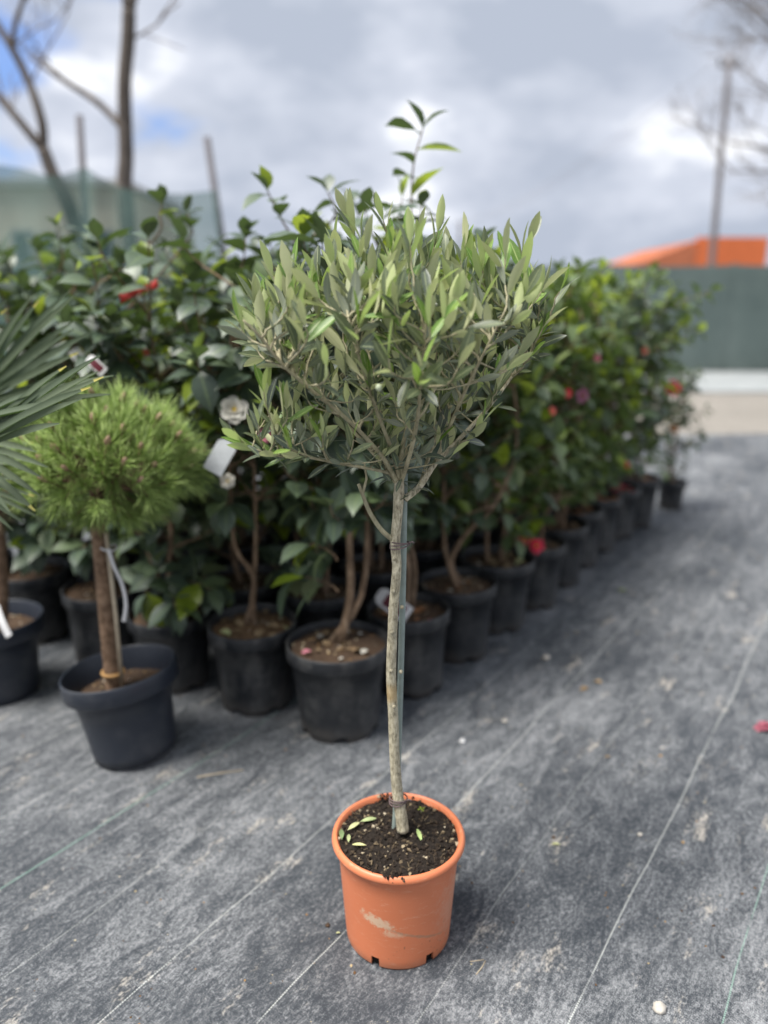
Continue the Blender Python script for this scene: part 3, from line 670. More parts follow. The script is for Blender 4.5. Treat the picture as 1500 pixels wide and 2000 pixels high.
# stake, leaning slightly, behind and to the right of the stem
m = MB(); s0 = ol(768, 1600, 0.016) - OB; s0.z = 0.17; s1 = ol(790, 925, 0.016) - OB
mid = ol(777, 1500, .020) - OB; mid2 = ol(786, 1180, 0.018) - OB
m.tube(smooth_path([s0, mid, mid2, s1], 6), 0.0062, 10); m.build('stake', M_STAKE, olive)
for (x, y) in ((777, 1062), (774, 1560)):                          # ties round stem and stake
    c = ol(x+4, y, 0.007) - OB; m = MB()
    for w in range(3):
        pts = []
        for k in range(25):
            a = 2*math.pi*k/24; pts.append(c + Vector((0.0185*math.cos(a) + 0.0, 0.0215*math.sin(a), 0.003*(w-1) + 0.0045*math.cos(a + w*0.9))))
        m.tube(pts, 0.0013, 5, 0, False)
    kn = c + Vector((0.016, -0.012, 0.004)); m.tube([kn, kn + Vector((.006, -.003, .005)), kn + Vector((.010, -.003, .002))], 0.0016, 5); m.build('tie', M_TIE, olive)

# limbs: measured on the photograph, each with its own depth
LIMB = [
    ([(779, 945, 0), (760, 925, -.01), (720, 915, -.03), (660, 905, -.05), (600, 893, -.07), (555, 892, -.08), (520, 885, -.09), (487, 872, -.10), (470, 862, -.11)], 0.0042, 0.0014),
    ([(790, 975, 0), (820, 950, .01), (850, 905, .02), (890, 865, .03), (950, 800, .05), (1000, 735, .07), (1040, 670, .08)], 0.0090, 0.0024),
    ([(778, 950, 0), (755, 915, .03), (715, 870, .06), (650, 800, .10), (590, 745, .13), (545, 690, .15)], 0.0060, 0.0022),
    ([(778, 945, 0), (745, 890, -.03), (690, 830, -.06), (630, 780, -.09), (560, 720, -.12), (510, 660, -.14), (475, 625, -.15)], 0.0058, 0.0020),
    ([(781, 940, 0), (765, 880, -.02), (735, 800, -.07), (705, 710, -.11), (680, 620, -.13)], 0.0055, 0.0020),
    ([(781, 940, 0), (785, 880, .02), (800, 800, .05), (790, 700, .07), (780, 600, .08)], 0.0062, 0.0022),
    ([(783, 942, 0), (800, 890, -.04), (815, 820, -.08), (822, 740, -.12), (830, 650, -.14)], 0.0060, 0.0022),
    ([(850, 905, .02), (880, 830, -.02), (915, 750, -.07), (950, 680, -.10), (985, 610, -.12)], 0.0050, 0.0018),
    ([(820, 950, .01), (845, 870, .07), (880, 780, .13), (915, 690, .17), (950, 610, .19)], 0.0052, 0.0018),
    ([(780, 940, 0), (770, 870, .06), (745, 780, .14), (720, 690, .19), (700, 610, .21)], 0.0055, 0.0018),
    ([(783, 940, 0), (800, 860, .10), (830, 770, .17), (850, 680, .22), (865, 600, .24)], 0.0052, 0.0018),
    ([(772, 1058, 0), (745, 1035, -.01), (722, 1000, -.015), (708, 965, -.02), (700, 945, -.02)], 0.0050, 0.0034),
]
limb_pts = []
for i, (pl, r0, r1) in enumerate(LIMB):
    P = smooth_path([ol(*q) for q in pl], 5); m = MB(); m.tube([p - OB for p in P], lerp_list(r0*(1 if i == 11 else .78), r1*.85, len(P)), 8); m.build('branch', M_OBARK if i in (1,) else M_OTWIG, olive)
    if i < 11:
        for k, p in enumerate(P): limb_pts.append((p, lerp_list(r0, r1, len(P))[k], i))
m = MB(); m.tube([ol(708, 965, -.02)-OB, ol(716, 935, -.02)-OB, ol(712, 905, -.02) - OB], [.003, .0022, .0015], 6); m.build('branch', M_OTWIG, olive)

rg = random.Random(21)
C0 = ol(778, 700, 0.03)
# outline of the crown: tip height and half width, built as a vase-shaped volume of shoots
ZB = ol(778, 905).z; ZT = ol(778, 470).z
def crown_tip():
    while True:
        u, v = rg.uniform(-1, 1), rg.uniform(-1, 1)
        if u*u + v*v > 1: continue
        q = math.hypot(u, v)
        h = rg.random()**0.48
        R = 0.15 + 0.122*min(1, h*1.35)
        x = C0.x + (-0.002) + u*R; y = C0.y + 0.02 + v*R*0.80
        top = ZT - 0.105*q**2.2 + 0.012*u
        z = ZB + 0.055 + (top - ZB - 0.055)*(h if q < .75 else h**0.7)
        return Vector((x, y, z)), q, h
twm = MB(); tips = []
tries = 0
while len(tips) < 150 and tries < 20000:
    tries += 1; p, q, h = crown_tip()
    if any((p-t).length < 0.026 for t, _, _ in tips): continue
    tips.append((p, q, h))
EXTRA = [(468, 632, -.10), (500, 600, -.05), (535, 540, 0), (575, 530, .08), (612, 560, -.1), (622, 545, .05), (655, 490, .12), (680, 430, 0), (705, 470, -.02), (748, 432, .02), (800, 480, -.10), (822, 470, .1),
         (855, 455, .04), (905, 490, 0), (945, 510, .08), (985, 505, -.04), (1030, 480, .03), (1058, 570, -.04), (1090, 570, .04), (1060, 640, -.02), (1010, 700, -.06), (970, 760, .02), (940, 830, .02), (770, 600, -.16), (840, 640, -.2), (700, 640, -.18), (600, 640, -.18), (920, 620, -.18), (560, 600, -.12), (760, 700, -.22), (820, 730, -.22), (640, 720, -.18), (890, 720, -.2), (525, 780, -.06), (560, 800, -.1)]
for (x, y, d) in EXTRA: tips.append((ol(x, y, d), 1.0, 1.0))
def shoot(P, leaf_from, n_pairs, L0, young, rng, old=0.5):
    """leaves in opposite pairs, each pair turned a right angle from the last"""
    n = len(P); cum = [0.0]
    for i in range(1, n): cum.append(cum[-1] + (P[i]-P[i-1]).length)
    tot = cum[-1]; start = max(tot*0.06, tot - leaf_from); roll = rng.uniform(0, 3.14)
    for j in range(n_pairs):
        s_ = start + (tot - start)*(j/(n_pairs-1) if n_pairs > 1 else 1)
        i = max(1, min(n-1, next((k for k in range(n) if cum[k] >= s_ - 1e-9), n-1)))
        t = (s_ - cum[i-1])/max(1e-6, cum[i]-cum[i-1]); p = P[i-1].lerp(P[i], min(1, t)); ax = (P[i]-P[i-1]).normalized()
        o1 = ax.orthogonal().normalized(); roll += math.pi/2 + rng.uniform(-.35, .35); f = j/max(1, n_pairs-1)
        side = Matrix.Rotation(roll, 3, ax) @ o1
        for sg in (1, -1):
            if rng.random() < 0.26*(1-f): continue
            sp_ = rad(rng.uniform(8, 26) if f > 0.75 else rng.uniform(20, 52))
            d = (ax*math.cos(sp_) + side*sg*math.sin(sp_) + Vector((0, 0, rng.uniform(-.02, .32)))).normalized()
            nrm = (ax*math.sin(sp_) - side*sg*math.cos(sp_)); nrm = (nrm + Vector((rng.uniform(-.35, .35), rng.uniform(-.35, .35), rng.uniform(-.2, .35)))).normalized()
            L = L0*(0.60 + 0.52*math.sin(math.pi*min(1, 0.10+0.66*f)))*rng.uniform(0.78, 1.18)
            yy = young > rng.random() and f > 0.55
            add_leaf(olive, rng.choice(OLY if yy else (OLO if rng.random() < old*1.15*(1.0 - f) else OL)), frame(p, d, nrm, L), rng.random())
    return tot
axis_x = OB.x
for (tip, q, h) in tips:
    best = None
    for (p, r, li) in limb_pts:
        if p.z > tip.z - 0.03: continue
        d = tip - p; c = d.length + 0.6*max(0, math.hypot(d.x, d.y) - 0.9*d.z) + (0.05 if d.length < 0.06 else 0)
        if best is None or c < best[0]: best = (c, p, r)
    if best is None: continue
    p0 = best[1]; d = tip - p0; Ln = d.length; outw = Vector((tip.x-axis_x, tip.y-OB.y, 0)); outw = outw.normalized() if outw.length > 1e-4 else Vector((1, 0, 0))
    upd = (Vector((0, 0, 1)) + outw*rg.uniform(0.05, 0.5)*q).normalized()
    P = bez(p0, p0 + (d.normalized()*0.8 + outw*0.3).normalized()*Ln*.33, tip - upd*Ln*.35, tip, 9)
    P = [P[0]] + [p + Vector((rg.gauss(0, .0014), rg.gauss(0, .0014), 0)) for p in P[1:]]
    twm.tube([p - OB for p in P], lerp_list(min(0.0028, best[2]*.9), 0.0011, len(P)), 6, 0, False)
    lf = min(Ln*.93, rg.uniform(0.12, 0.21))
    shoot(P, lf, max(4, int(lf/0.0205)), rg.uniform(0.054, 0.067) if (h > .6 or q > .85) else rg.uniform(.042, .054), 0.5 if (h > .7 or q > .85) else 0.12, rg)
# the low left spray
P = smooth_path([ol(*q) for q in LIMB[0][0]], 5); shoot(P[10:], 0.26, 13, 0.050, 0.5, rg)
for (a, b) in (((560, 892, -.08), (515, 765, -.1)), ((600, 893, -.07), (585, 830, -.05)), ((640, 900, -.06), (630, 850, -.09)), ((520, 885, -.09), (505, 830, -.12)), ((545, 890, -.08), (545, 850, -.03)), ((680, 905, -.05), (690, 860, -.1)), ((610, 895, -.07), (560, 860, -.14))):
    p0, p3 = ol(*a), ol(*b); P = bez(p0, p0 + (p3-p0)*.4 + Vector((-.006, 0, .0)), p3 - Vector((0, 0, .02)), p3, 6)
    twm.tube([p - OB for p in P], lerp_list(0.0019, 0.001, len(P)), 6, 0, False); shoot(P, (p3-p0).length*.85, 4, 0.046, 0.5, rg)
# short leafy spurs along the limbs fill the lower, twiggy half of the crown
low = [q for q in limb_pts if q[0].z < ol(778, 690).z and q[0].z > ol(778, 925).z]
for i in range(72):
    p, r, li = rg.choice(low); a = rg.uniform(0, 6.28); L = rg.uniform(.035, .095)
    d = Vector((math.cos(a), math.sin(a), rg.uniform(-.35, .75))).normalized(); e_ = p + d*L + Vector((0, 0, .012))
    if math.hypot(e_.x - C0.x, e_.y - C0.y) > 0.10 + 0.75*(e_.z - ol(778, 930).z): continue
    P = bez(p, p + d*L*.4, e_ - Vector((0, 0, .012)), e_, 5); twm.tube([x - OB for x in P], lerp_list(.0017, .0009, 6), 5, 0, False)
    shoot(P, L*.8, rg.choice((2, 3, 3, 4)), rg.uniform(.040, .052), 0.10, rg, 1.2)
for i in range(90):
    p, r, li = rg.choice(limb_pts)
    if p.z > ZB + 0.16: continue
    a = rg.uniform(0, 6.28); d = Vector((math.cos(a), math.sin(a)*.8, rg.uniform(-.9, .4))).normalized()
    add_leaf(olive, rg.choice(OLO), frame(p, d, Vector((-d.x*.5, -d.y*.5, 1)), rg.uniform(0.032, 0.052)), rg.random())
tag(twm.build('twigs', M_OTWIG, olive), kind='stuff')
m = MB(); c = ol(740, 757, -.2) - OB; m.lathe([(0, -.006), (.004, -.004), (.0052, 0), (.004, .004), (0, .006)], 12, 0, None, None, c)
m.build('olive_fruit', plain('green_olive', (0.42, 0.47, 0.32), 0.35, .1, 60), olive)
# leaves fallen on the compost: things of their own
def fallen(px, py, ang, L, mat, label, zbase, name='fallen_leaf', prof=OLP, ws=1.3, cat='leaf', curl=0.12, tilt=0.08, grp=None):
    p = onground(px, py, zbase); V, F = leaf_template([(t, w*ws) for t, w in prof], 0.25, curl); m = MB(); m.add([Vector((a*L, (b-.5)*L, c*L)) for a, b, c in V], F)
    o = m.build(name, mat); o.location = p; o.rotation_euler = (tilt, 0.05, ang); return tag(o, label, cat, grp)
zf_ = SOILZ + 0.012
fallen(667, 1628, 0.1, 0.034, leaf_mat('fallen_leaf_green', [(0, (0.16, 0.22, 0.10)), (1, (0.2, 0.27, 0.13))], [(0, (0.3, 0.34, 0.2)), (1, (0.35, 0.4, 0.25))], .5, .1), 'upright green fallen leaf at the edge of the olive compost', zf_)
fallen(691, 1612, -0.75, 0.036, M_FALL, 'curled narrow pale leaf among the fallen leaves on the olive compost', zf_)
fallen(681, 1636, 0.0, 0.026, M_FALL, 'short grey-white fallen leaf lying between the others on the compost', zf_)
fallen(701, 1649, 1.50, 0.030, leaf_mat('fallen_leaf_yellow', [(0, (0.58, 0.56, 0.26)), (1, (0.66, 0.62, 0.32))], [(0, (0.55, 0.52, 0.28)), (1, (0.6, 0.58, 0.3))], .5, .1), 'pale yellow oval fallen leaf on the compost by the pot wall', zf_)
fallen(720, 1600, -1.25, 0.038, leaf_mat('fallen_leaf_sage', [(0, (0.30, 0.36, 0.17)), (1, (0.36, 0.42, 0.2))], [(0, (0.3, 0.36, 0.2)), (1, (0.36, 0.42, 0.25))], .5, .1), 'sage green fallen leaf with twisted stalk on the compost', zf_)
fallen(819, 1630, 0.35, 0.030, leaf_mat('fallen_leaf_lime', [(0, (0.34, 0.46, 0.16)), (1, (0.42, 0.52, 0.2))], [(0, (0.42, 0.5, 0.26)), (1, (0.48, 0.55, 0.3))], .5, .15), 'single light green leaf sticking up right of the olive stem', zf_ + .004, tilt=0.5)
sd = thing('seedling', onground(822, 1590, SOILZ+.006), 'tiny green weed seedling in the olive compost', 'seedling')
m = MB(); m.tube([(0, 0, -.004), (0.001, 0, .012)], .0007, 5); m.build('stem', M_FALL, sd)
for k in range(4):
    V, F = leaf_template([(t, w*1.6) for t, w in OLP], .2, .3); m = MB(); R = Matrix.Rotation(k*1.57+.4, 3, 'Z') @ Matrix.Rotation(.35, 3, 'X'); m.add([R @ Vector((a*.010, b*.010, c*.010)) + Vector((0.001, 0, .012)) for a, b, c in V], F); m.build('leaf', M_CAM_Y, sd)

# ------------------------------------------------------------------ camellias
def flower(parent, p, d, size, mat, seed, fade=False):
    """open rosette: three whorls of petals round a stamen boss"""
    rng = random.Random(seed); e = link('flower', None, parent); e.location = p; e.rotation_euler = d.to_track_quat('Z', 'Y').to_euler(); e.empty_display_size = .02
    pr = [(0, .10), (.2, .26), (.5, .40), (.8, .38), (.95, .22), (1, .08)]
    for ring, (n, tilt, s_) in enumerate(((6, .30, 1.0), (6, .75, .82), (5, 1.15, .58))):
        for k in range(n):
            V, F = leaf_template(pr, .30, rng.uniform(.0, .3)); R = Matrix.Rotation(2*math.pi*(k + ring*.5)/n + rng.uniform(-.15, .15), 3, 'Z') @ Matrix.Rotation(tilt + rng.uniform(-.1, .1), 3, 'X')
            m = MB(); q = size*.5*s_; m.add([R @ Vector((a*q, b*q, c*q)) for a, b, c in V], F, 0, rng.random()); m.build('petal', mat, e)
    m = MB(); m.lathe([(0, 0), (size*.09, 0), (size*.11, size*.12), (size*.06, size*.17), (0, size*.18)], 10); m.build('stamens', M_FYEL, e)
    return e
CAMS = []
def camellia(base, H, R, seed, label, group=None, light=0, pot=(0.145, 0.112, 0.29), nbr=34, bare=0.42, stems=2, young=0.05, shoots=(), soilm=None, lean=(0, 0), droop=(), leafL=(0.092, 0.138), trunk_r=0.011, density=1.0, fork=None):
    rng = random.Random(seed); base = Vector((base[0], base[1], 0)); o = thing('potted_camellia', base, label, 'camellia', group)
    po = nursery_pot(o, pot[0]*rng.uniform(.97, 1.02), pot[1], pot[2]*rng.uniform(.97, 1.03), rot=rng.uniform(0, 1)); po.rotation_euler = (rng.gauss(0, .018), rng.gauss(0, .018), 0); po.scale = (rng.uniform(.97, 1.02), rng.uniform(.97, 1.02), 1); sz = pot[2] - 0.030
    soil(o, pot[0]*.97-0.0095, sz, soilm or M_SOILB, seed, 90, M_BITS, 0.006, 0.010)
    nodes = []; tw = MB(); W = lambda v: v - base
    ups = []
    for s_ in range(stems):
        a = rng.uniform(0, 6.28); r0 = 0.02 if s_ == 0 else 0.035
        p = base + Vector((r0*math.cos(a), r0*math.sin(a), sz)); q = Vector((math.cos(a), math.sin(a), 0))*R*(0.15 if s_ == 0 else .45); top = base + q + Vector((lean[0], lean[1], H*(0.93 if s_ == 0 else rng.uniform(.72, .9))))
        P = [p]; nseg = 7
        for i in range(1, nseg+1):
            t = i/nseg; P.append(p.lerp(top, t) + Vector((rng.gauss(0, .012), rng.gauss(0, .012), 0)))
        if fork and s_ < len(fork): P = [p] + [base + Vector(v) for v in fork[s_]] + [top]
        P = smooth_path(P, 3); r_ = lerp_list(trunk_r*(1 if s_ == 0 else .8), 0.0028, len(P))
        m = MB(); m.tube([W(x) for x in P], r_, 9); m.build('trunk', M_CBARK, o); ups.append(P)
        for x in P:
            if x.z > bare - .10: nodes.append(x)
    def leafy(P, n, L0, yg, sk=0.25):
        for j in range(n):
            t = (sk + (1-sk)*((j+.5)/n))*(len(P)-1); i = int(min(t, len(P)-2)); p = P[i].lerp(P[i+1], t-i); ax = (P[i+1]-P[i]).normalized()
            a = j*2.4 + rng.uniform(-.5, .5); o1 = ax.orthogonal().normalized(); side = Matrix.Rotation(a, 3, ax) @ o1
            d = (side*1.0 + ax*rng.uniform(.2, .8) + Vector((0, 0, rng.uniform(-.35, .15)))).normalized()
            n_ = (Vector((0, 0, 1)) + ax*.45 + Vector((rng.uniform(-.45, .45), rng.uniform(-.45, .45), 0))).normalized()
            tpl = rng.choice(CLY) if rng.random() < yg else rng.choice(CL[light])
            add_leaf(o, tpl, frame(p, d, n_, L0*rng.uniform(.78, 1.12)), rng.random())
        ax = (P[-1]-P[-2]).normalized()
        for k in range(2):
            d = (ax + Vector((rng.uniform(-.6, .6), rng.uniform(-.6, .6), 0))).normalized(); add_leaf(o, rng.choice(CLY if rng.random() < yg*3 else CL[light]), frame(P[-1], d, Vector((-d.x*.6, -d.y*.6, 1)), L0*.7), rng.random())
    for b in range(int(nbr*1.18)):
        nd = rng.choice(nodes); h = (nd.z - bare)/max(.1, H-bare); a = rng.uniform(0, 6.28)
        rr = R*rng.uniform(.45, 1.0)*(1.05 - .42*abs(h-.45)); up_ = rng.uniform(.02, .22) + .10*h
        end = Vector((base.x + lean[0]*h + rr*math.cos(a), base.y + lean[1]*h + rr*math.sin(a), min(H*1.04, nd.z + up_)))
        P = bez(nd, nd + (end-nd)*.4 - Vector((0, 0, .01)), end - Vector((0, 0, .05)), end, 6)
        tw.tube([W(x) for x in P], lerp_list(.0040, .0017, len(P)), 5, 0, False)
        leafy(P, max(3, int(round(rng.uniform(5, 8)*density))), rng.uniform(*leafL), young)
    for P in ups: leafy(P[-7:], 7, leafL[1], young*2, .0)
    for (pts, n, L0) in shoots:                                        # long free shoots above the mass
        nd = min(nodes, key=lambda x: (x - Vector(pts[0])).length); P = smooth_path([nd] + [Vector(p) for p in pts], 4)
        tw.tube([W(x) for x in P], lerp_list(.0045, .0018, len(P)), 6, 0, False); leafy(P, n, L0, .08, .30)
    for (a, L, z0, n) in droop:                                        # low leafy side shoots
        p = base + Vector((0, 0, z0)); e_ = p + Vector((L*math.cos(a), L*math.sin(a), rng.uniform(-.02, .06))); P = bez(p, p + Vector((0, 0, .03)), e_ + Vector((0, 0, .03)), e_, 6)
        tw.tube([W(x) for x in P], lerp_list(.0035, .0017, len(P)), 5, 0, False); leafy(P, n, leafL[1], young*2)
    tag(tw.build('twigs', M_CBARK, o), kind='stuff'); CAMS.append(o); return o
ROW0 = [(-0.14, 2.20), (0.09, 2.47), (0.28, 2.74), (0.46, 3.01), (0.66, 3.25), (0.83, 3.53), (0.99, 3.79), (1.15, 4.04), (1.32, 4.29), (1.51, 4.52)]
NXT = (0.187, 0.270)
FR = 'camellias along the front edge of the block'
IN = 'camellias packed inside the block'
sh = lambda pts, Y, n=5, L=.095: ([at(x, y, Y) for x, y in pts], n, L)
c0 = camellia(ROW0[0], 1.40, 0.24, 101, 'camellia with thick brown trunk and pink petal on its soil, in scratched black pot', FR, 0, (0.160, 0.122, 0.300), 32, .76, 2, .04,
              fork=[[(0.035, .04, .42), (.035, .03, .6), (.04, .03, .8), (.03, .03, 1.1)], [(.07, .05, .42), (.09, .05, .7), (.08, .06, 1.0)]], trunk_r=0.0155, droop=((2.6, .16, .45, 6), (2.9, .10, .55, 5)))
c1 = camellia(ROW0[1], 1.50, 0.24, 102, 'camellia in black pot with red-and-white tag stuck in its soil', FR, 0, (0.148, 0.116, 0.29), 34, .62, 2, .05,
              shoots=[sh([(805, 470), (803, 400), (808, 320), (826, 252)], 2.5, 7, .14)])
c2 = camellia(ROW0[2], 1.36, 0.25, 103, 'camellia with low forking trunk, one pale petal near its black pot rim', FR, 0, (0.150, 0.120, 0.29), 34, .64, 2, .04,
              fork=[[(-.03, .0, .36), (0.03, .02, .47), (.13, .02, .58), (.20, .02, .8), (.16, .04, 1.1)], [(-.05, .0, .4), (-.06, .01, .6), (-.05, .02, .9)]], trunk_r=0.0125, leafL=(.08, .115))
c3 = camellia(ROW0[3], 1.37, 0.26, 104, 'camellia with yellowed leaves on its soil and a coral bloom, in mud-edged pot', FR, 1, (0.152, 0.122, 0.29), 36, .48, 2, .08)
c4 = camellia(ROW0[4], 1.38, 0.27, 105, 'camellia with crimson blooms hanging over its black pot rim', FR, 1, (0.140, 0.112, 0.29), 36, .46, 2, .10, droop=((-1.9, .15, .36, 5),))
c5 = camellia(ROW0[5], 1.38, 0.27, 106, 'light green camellia with bare leaning stem, next after the one with crimson rim blooms', FR, 1, (0.145, 0.116, 0.29), 36, .58, 2, .10,
              fork=[[(-.01, 0, .36), (.02, 0, .48), (.10, 0, .7), (.13, .02, .95)]], trunk_r=.013)
c6 = camellia(ROW0[6], 1.36, 0.27, 107, 'light green camellia next after the bare leaning stem, in a narrow black pot', FR, 1, (0.135, 0.108, 0.29), 34, .46, 2, .10)
c7 = camellia(ROW0[7], 1.34, 0.27, 108, 'camellia with orange-brown faded petals heaped on its soil', FR, 1, (0.138, 0.110, 0.29), 34, .46, 2, .08)
c8 = camellia(ROW0[8], 1.32, 0.27, 109, 'camellia with dark red fallen petals on its soil, last but one along the row', FR, 0, (0.138, 0.110, 0.29), 34, .46, 2, .06)
c9 = camellia(ROW0[9], 1.26, 0.23, 110, 'camellia at the far end of the row with branches reaching out over the path', FR, 1, (0.142, 0.112, 0.30), 28, .58, 2, .06,
              shoots=[sh([(1300, 600), (1345, 585), (1392, 568)], 4.5, 12, .10), sh([(1290, 640), (1340, 640), (1365, 650)], 4.4, 9, .10), sh([(1260, 560), (1275, 540), (1290, 545)], 4.5, 9, .10), sh([(1280, 620), (1320, 600), (1350, 605)], 4.35, 10, .10)])
c10 = camellia((1.88, 4.90), 0.84, 0.19, 111, 'small low camellia with one red bloom, its small pot standing clear of the row', None, 0, (0.092, 0.072, 0.19), 24, .26, 2, .04, leafL=(.06, .09),
               shoots=[sh([(1330, 890), (1352, 868), (1375, 862)], 4.9, 4, .075)])
R1 = Vector((-0.43, 2.36, 0)); R2 = Vector((-0.74, 2.50, 0)); R3 = Vector((-1.06, 2.70, 0)); R4 = Vector((-1.40, 2.88, 0)); R5 = Vector((-1.72, 3.06, 0)); st = Vector((*NXT, 0))
d0 = camellia(R1, 1.44, 0.23, 121, 'camellia with two pale curving stems rising from tan mulch in black pot', FR, 0, (0.150, 0.116, 0.29), 32, .76, 2, .04, soilm=M_SOILT,
              fork=[[(.0, .0, .36), (.005, .0, .45), (-.05, .0, .55), (-.055, .01, .8), (-.05, .01, 1.05)], [(.0, .02, .38), (.02, .0, .6), (.015, .0, .9)]], trunk_r=.0115,
              shoots=[sh([(575, 500), (545, 420), (522, 372)], 2.4, 5, .11), sh([(600, 470), (655, 420), (640, 375)], 2.45, 6, .115)])
d2 = camellia(R2, 1.42, 0.24, 122, 'camellia with low glossy shoots drooping over its black pot, beside the pine', FR, 0, (0.145, 0.112, 0.27), 34, .50, 2, .05,
              droop=((-.6, .20, .36, 8), (-1.2, .17, .34, 8), (0.0, .17, .38, 7), (-2.0, .12, .34, 5)))
d3 = camellia(R3, 1.38, 0.26, 123, 'dark camellia behind the pine trunk with a red ribbon tied near its top', FR, 0, (0.145, 0.112, 0.29), 38, .46, 2, .06, droop=((-1.5, .15, .42, 5),),
              shoots=[sh([(300, 470), (312, 420), (318, 395)], 2.7, 5, .09), sh([(360, 480), (372, 440), (365, 415)], 2.75, 6, .09)])
d4 = camellia(R4, 1.40, 0.27, 124, 'dark camellia standing behind the palm trunk', FR, 0, (0.145, 0.112, 0.29), 38, .46, 2, .08, shoots=[sh([(120, 520), (118, 480), (112, 445)], 2.9, 6, .09), sh([(195, 520), (180, 480), (165, 465)], 2.9, 5, .09)])
d5 = camellia(R5, 1.44, 0.28, 125, 'camellia behind the palm pot, at the corner of the block', FR, 0, (0.145, 0.112, 0.29), 34, .46, 2, .08)
k_ = 0
LAB_IN = 'camellia hemmed in by others inside the block, only its leafy top showing'
for (r_, n, sd_) in ((R1, 8, 300), (R2, 7, 340), (R3, 6, 380), (R4, 5, 420), (R5, 4, 460)):
    for i in range(1, n+1):
        p = r_ + st*i*1.06
        sx = ()
        if (sd_, i) == (300, 1): sx = [sh([(770, 500), (778, 430), (786, 385)], p.y, 6, .125)]
        if (sd_, i) == (340, 1): sx = [sh([(690, 480), (700, 420), (690, 395)], p.y, 5, .12)]
        camellia(p, random.Random(sd_+i).uniform(1.30, 1.42) + (.06 if i < 3 else -.02), 0.27, sd_+i, LAB_IN, IN, 1 if (sd_ == 300 and i > 3) else 0, (0.145, 0.112, 0.29), 28, .45, 2, .08, shoots=sx, density=.9)

# flowers and petals on the plants (parts)
def fl(o, x, y, Y, size, mat, seed, d=(0, -1, .35)): flower(o, at(x, y, Y) - o.location, Vector(d), size, mat, seed)
fl(c4, 1046, 1066, 3.06, .075, M_FRED, 1, (.4, -1, .4)); fl(c4, 1022, 1052, 3.10, .06, M_FCORAL, 2)
fl(c3, 1078, 803, 2.92, .036, M_FCORAL, 3, (.5, -1, .2)); fl(c4, 1108, 768, 3.04, .042, M_FRED, 4, (.5, -1, .2)); fl(c4, 1136, 772, 3.16, .070, M_FMAUVE, 5, (.6, -1, 0)); fl(c7, 1258, 684, 3.95, .045, M_FCORAL, 6, (.6, -1, .2))
fl(c5, 1165, 700, 3.38, .04, M_FPINK, 19, (.7, -1, .2)); fl(c8, 1222, 905, 4.05, .05, M_FRED, 20, (.7, -1, .2))
fl(c10, 1313, 760, 4.70, .11, M_FRED, 7, (.1, -1, .7)); fl(c10, 1316, 838, 4.76, .06, M_FADED, 17); fl(c10, 1272, 806, 4.76, .06, M_FWHITE, 18)
fl(d2, 458, 802, 2.16, .085, M_FWHITE, 8, (0.1, -1, .5)); fl(d0, 445, 940, 2.14, .048, M_FWHITE, 9); fl(d0, 520, 850, 2.10, .05, M_FPINK, 10); fl(d3, 285, 690, 2.44, .03, M_FCORAL, 12)
def bud(o, x, y, Y, s_=.011):
    m = MB(); m.lathe([(0, -s_), (s_*.7, -s_*.7), (s_, 0), (s_*.6, s_*.9), (0, s_*1.3)], 10, 0, None, None, at(x, y, Y) - o.location); m.build('flower_bud', M_BUDG, o)
for q in ((d3, 292, 652, 2.44), (d3, 278, 672, 2.44), (d2, 372, 712, 2.2), (c5, 1010, 760, 3.3), (c10, 1345, 865, 4.8)): bud(*q)
def fallen_petals(o, pts, mat, r, z, seed):
    rng = random.Random(seed); pr = [(0, .10), (.2, .26), (.5, .38), (.8, .34), (1, .1)]
    for (x, y) in pts:
        V, F = leaf_template(pr, .35, rng.uniform(.1, .5)); R = Matrix.Rotation(rng.uniform(0, 6.28), 3, 'Z') @ Matrix.Rotation(rng.uniform(-.2, .3), 3, 'X'); s_ = r*rng.uniform(.7, 1.3)
        m = MB(); m.add([R @ Vector((a*s_, b*s_, c*s_)) for a, b, c in V], F, 0, rng.random()); m.build('fallen_petal', mat, o, loc=(x, y, z + rng.uniform(.010, .018)))
rp = random.Random(77)
def ring(n, r): return [(q*math.cos(a), q*math.sin(a)) for q, a in ((r*math.sqrt(rp.random()), rp.uniform(0, 6.28)) for _ in range(n))]
fallen_petals(c0, [(-.105, -.085)], M_FPINK, .035, .272, 1); fallen_petals(c0, [(-.06, .03), (-.05, .05), (.09, -.06), (0.02, -.11), (0.06, .06)], M_FWHITE, .022, .272, 2); fallen_petals(c0, ring(9, .12), M_DRY, .028, .270, 3)
fallen_petals(c2, [(-.03, -.085)], M_FWHITE, .04, .262, 4); fallen_petals(c2, ring(5, .10), M_FADED, .03, .258, 5)
fallen_petals(c3, ring(8, .115), M_DRY, .04, .262, 6); fallen_petals(c3, ring(4, .11), M_FALL, .035, .262, 7)
fallen_petals(c7, ring(9, .11), M_FADED, .05, .262, 8); fallen_petals(c8, ring(8, .11), M_FRED, .04, .262, 9); fallen_petals(c6, ring(7, .11), M_FADED, .045, .262, 10); fallen_petals(c5, ring(6, .11), M_DRY, .035, .262, 11)
fallen_petals(c1, ring(5, .11), M_FADED, .03, .262, 12); fallen_petals(c1, [(.04, -.10), (0.075, -.085)], M_FPINK, .025, .262, 13); fallen_petals(d0, ring(7, .11), M_DRY, .035, .262, 14); fallen_petals(d0, [(.11, -.03), (-.10, -.06)], M_FALL, .032, .262, 15)
fallen_petals(c9, ring(4, .10), M_FADED, .04, .27, 16)

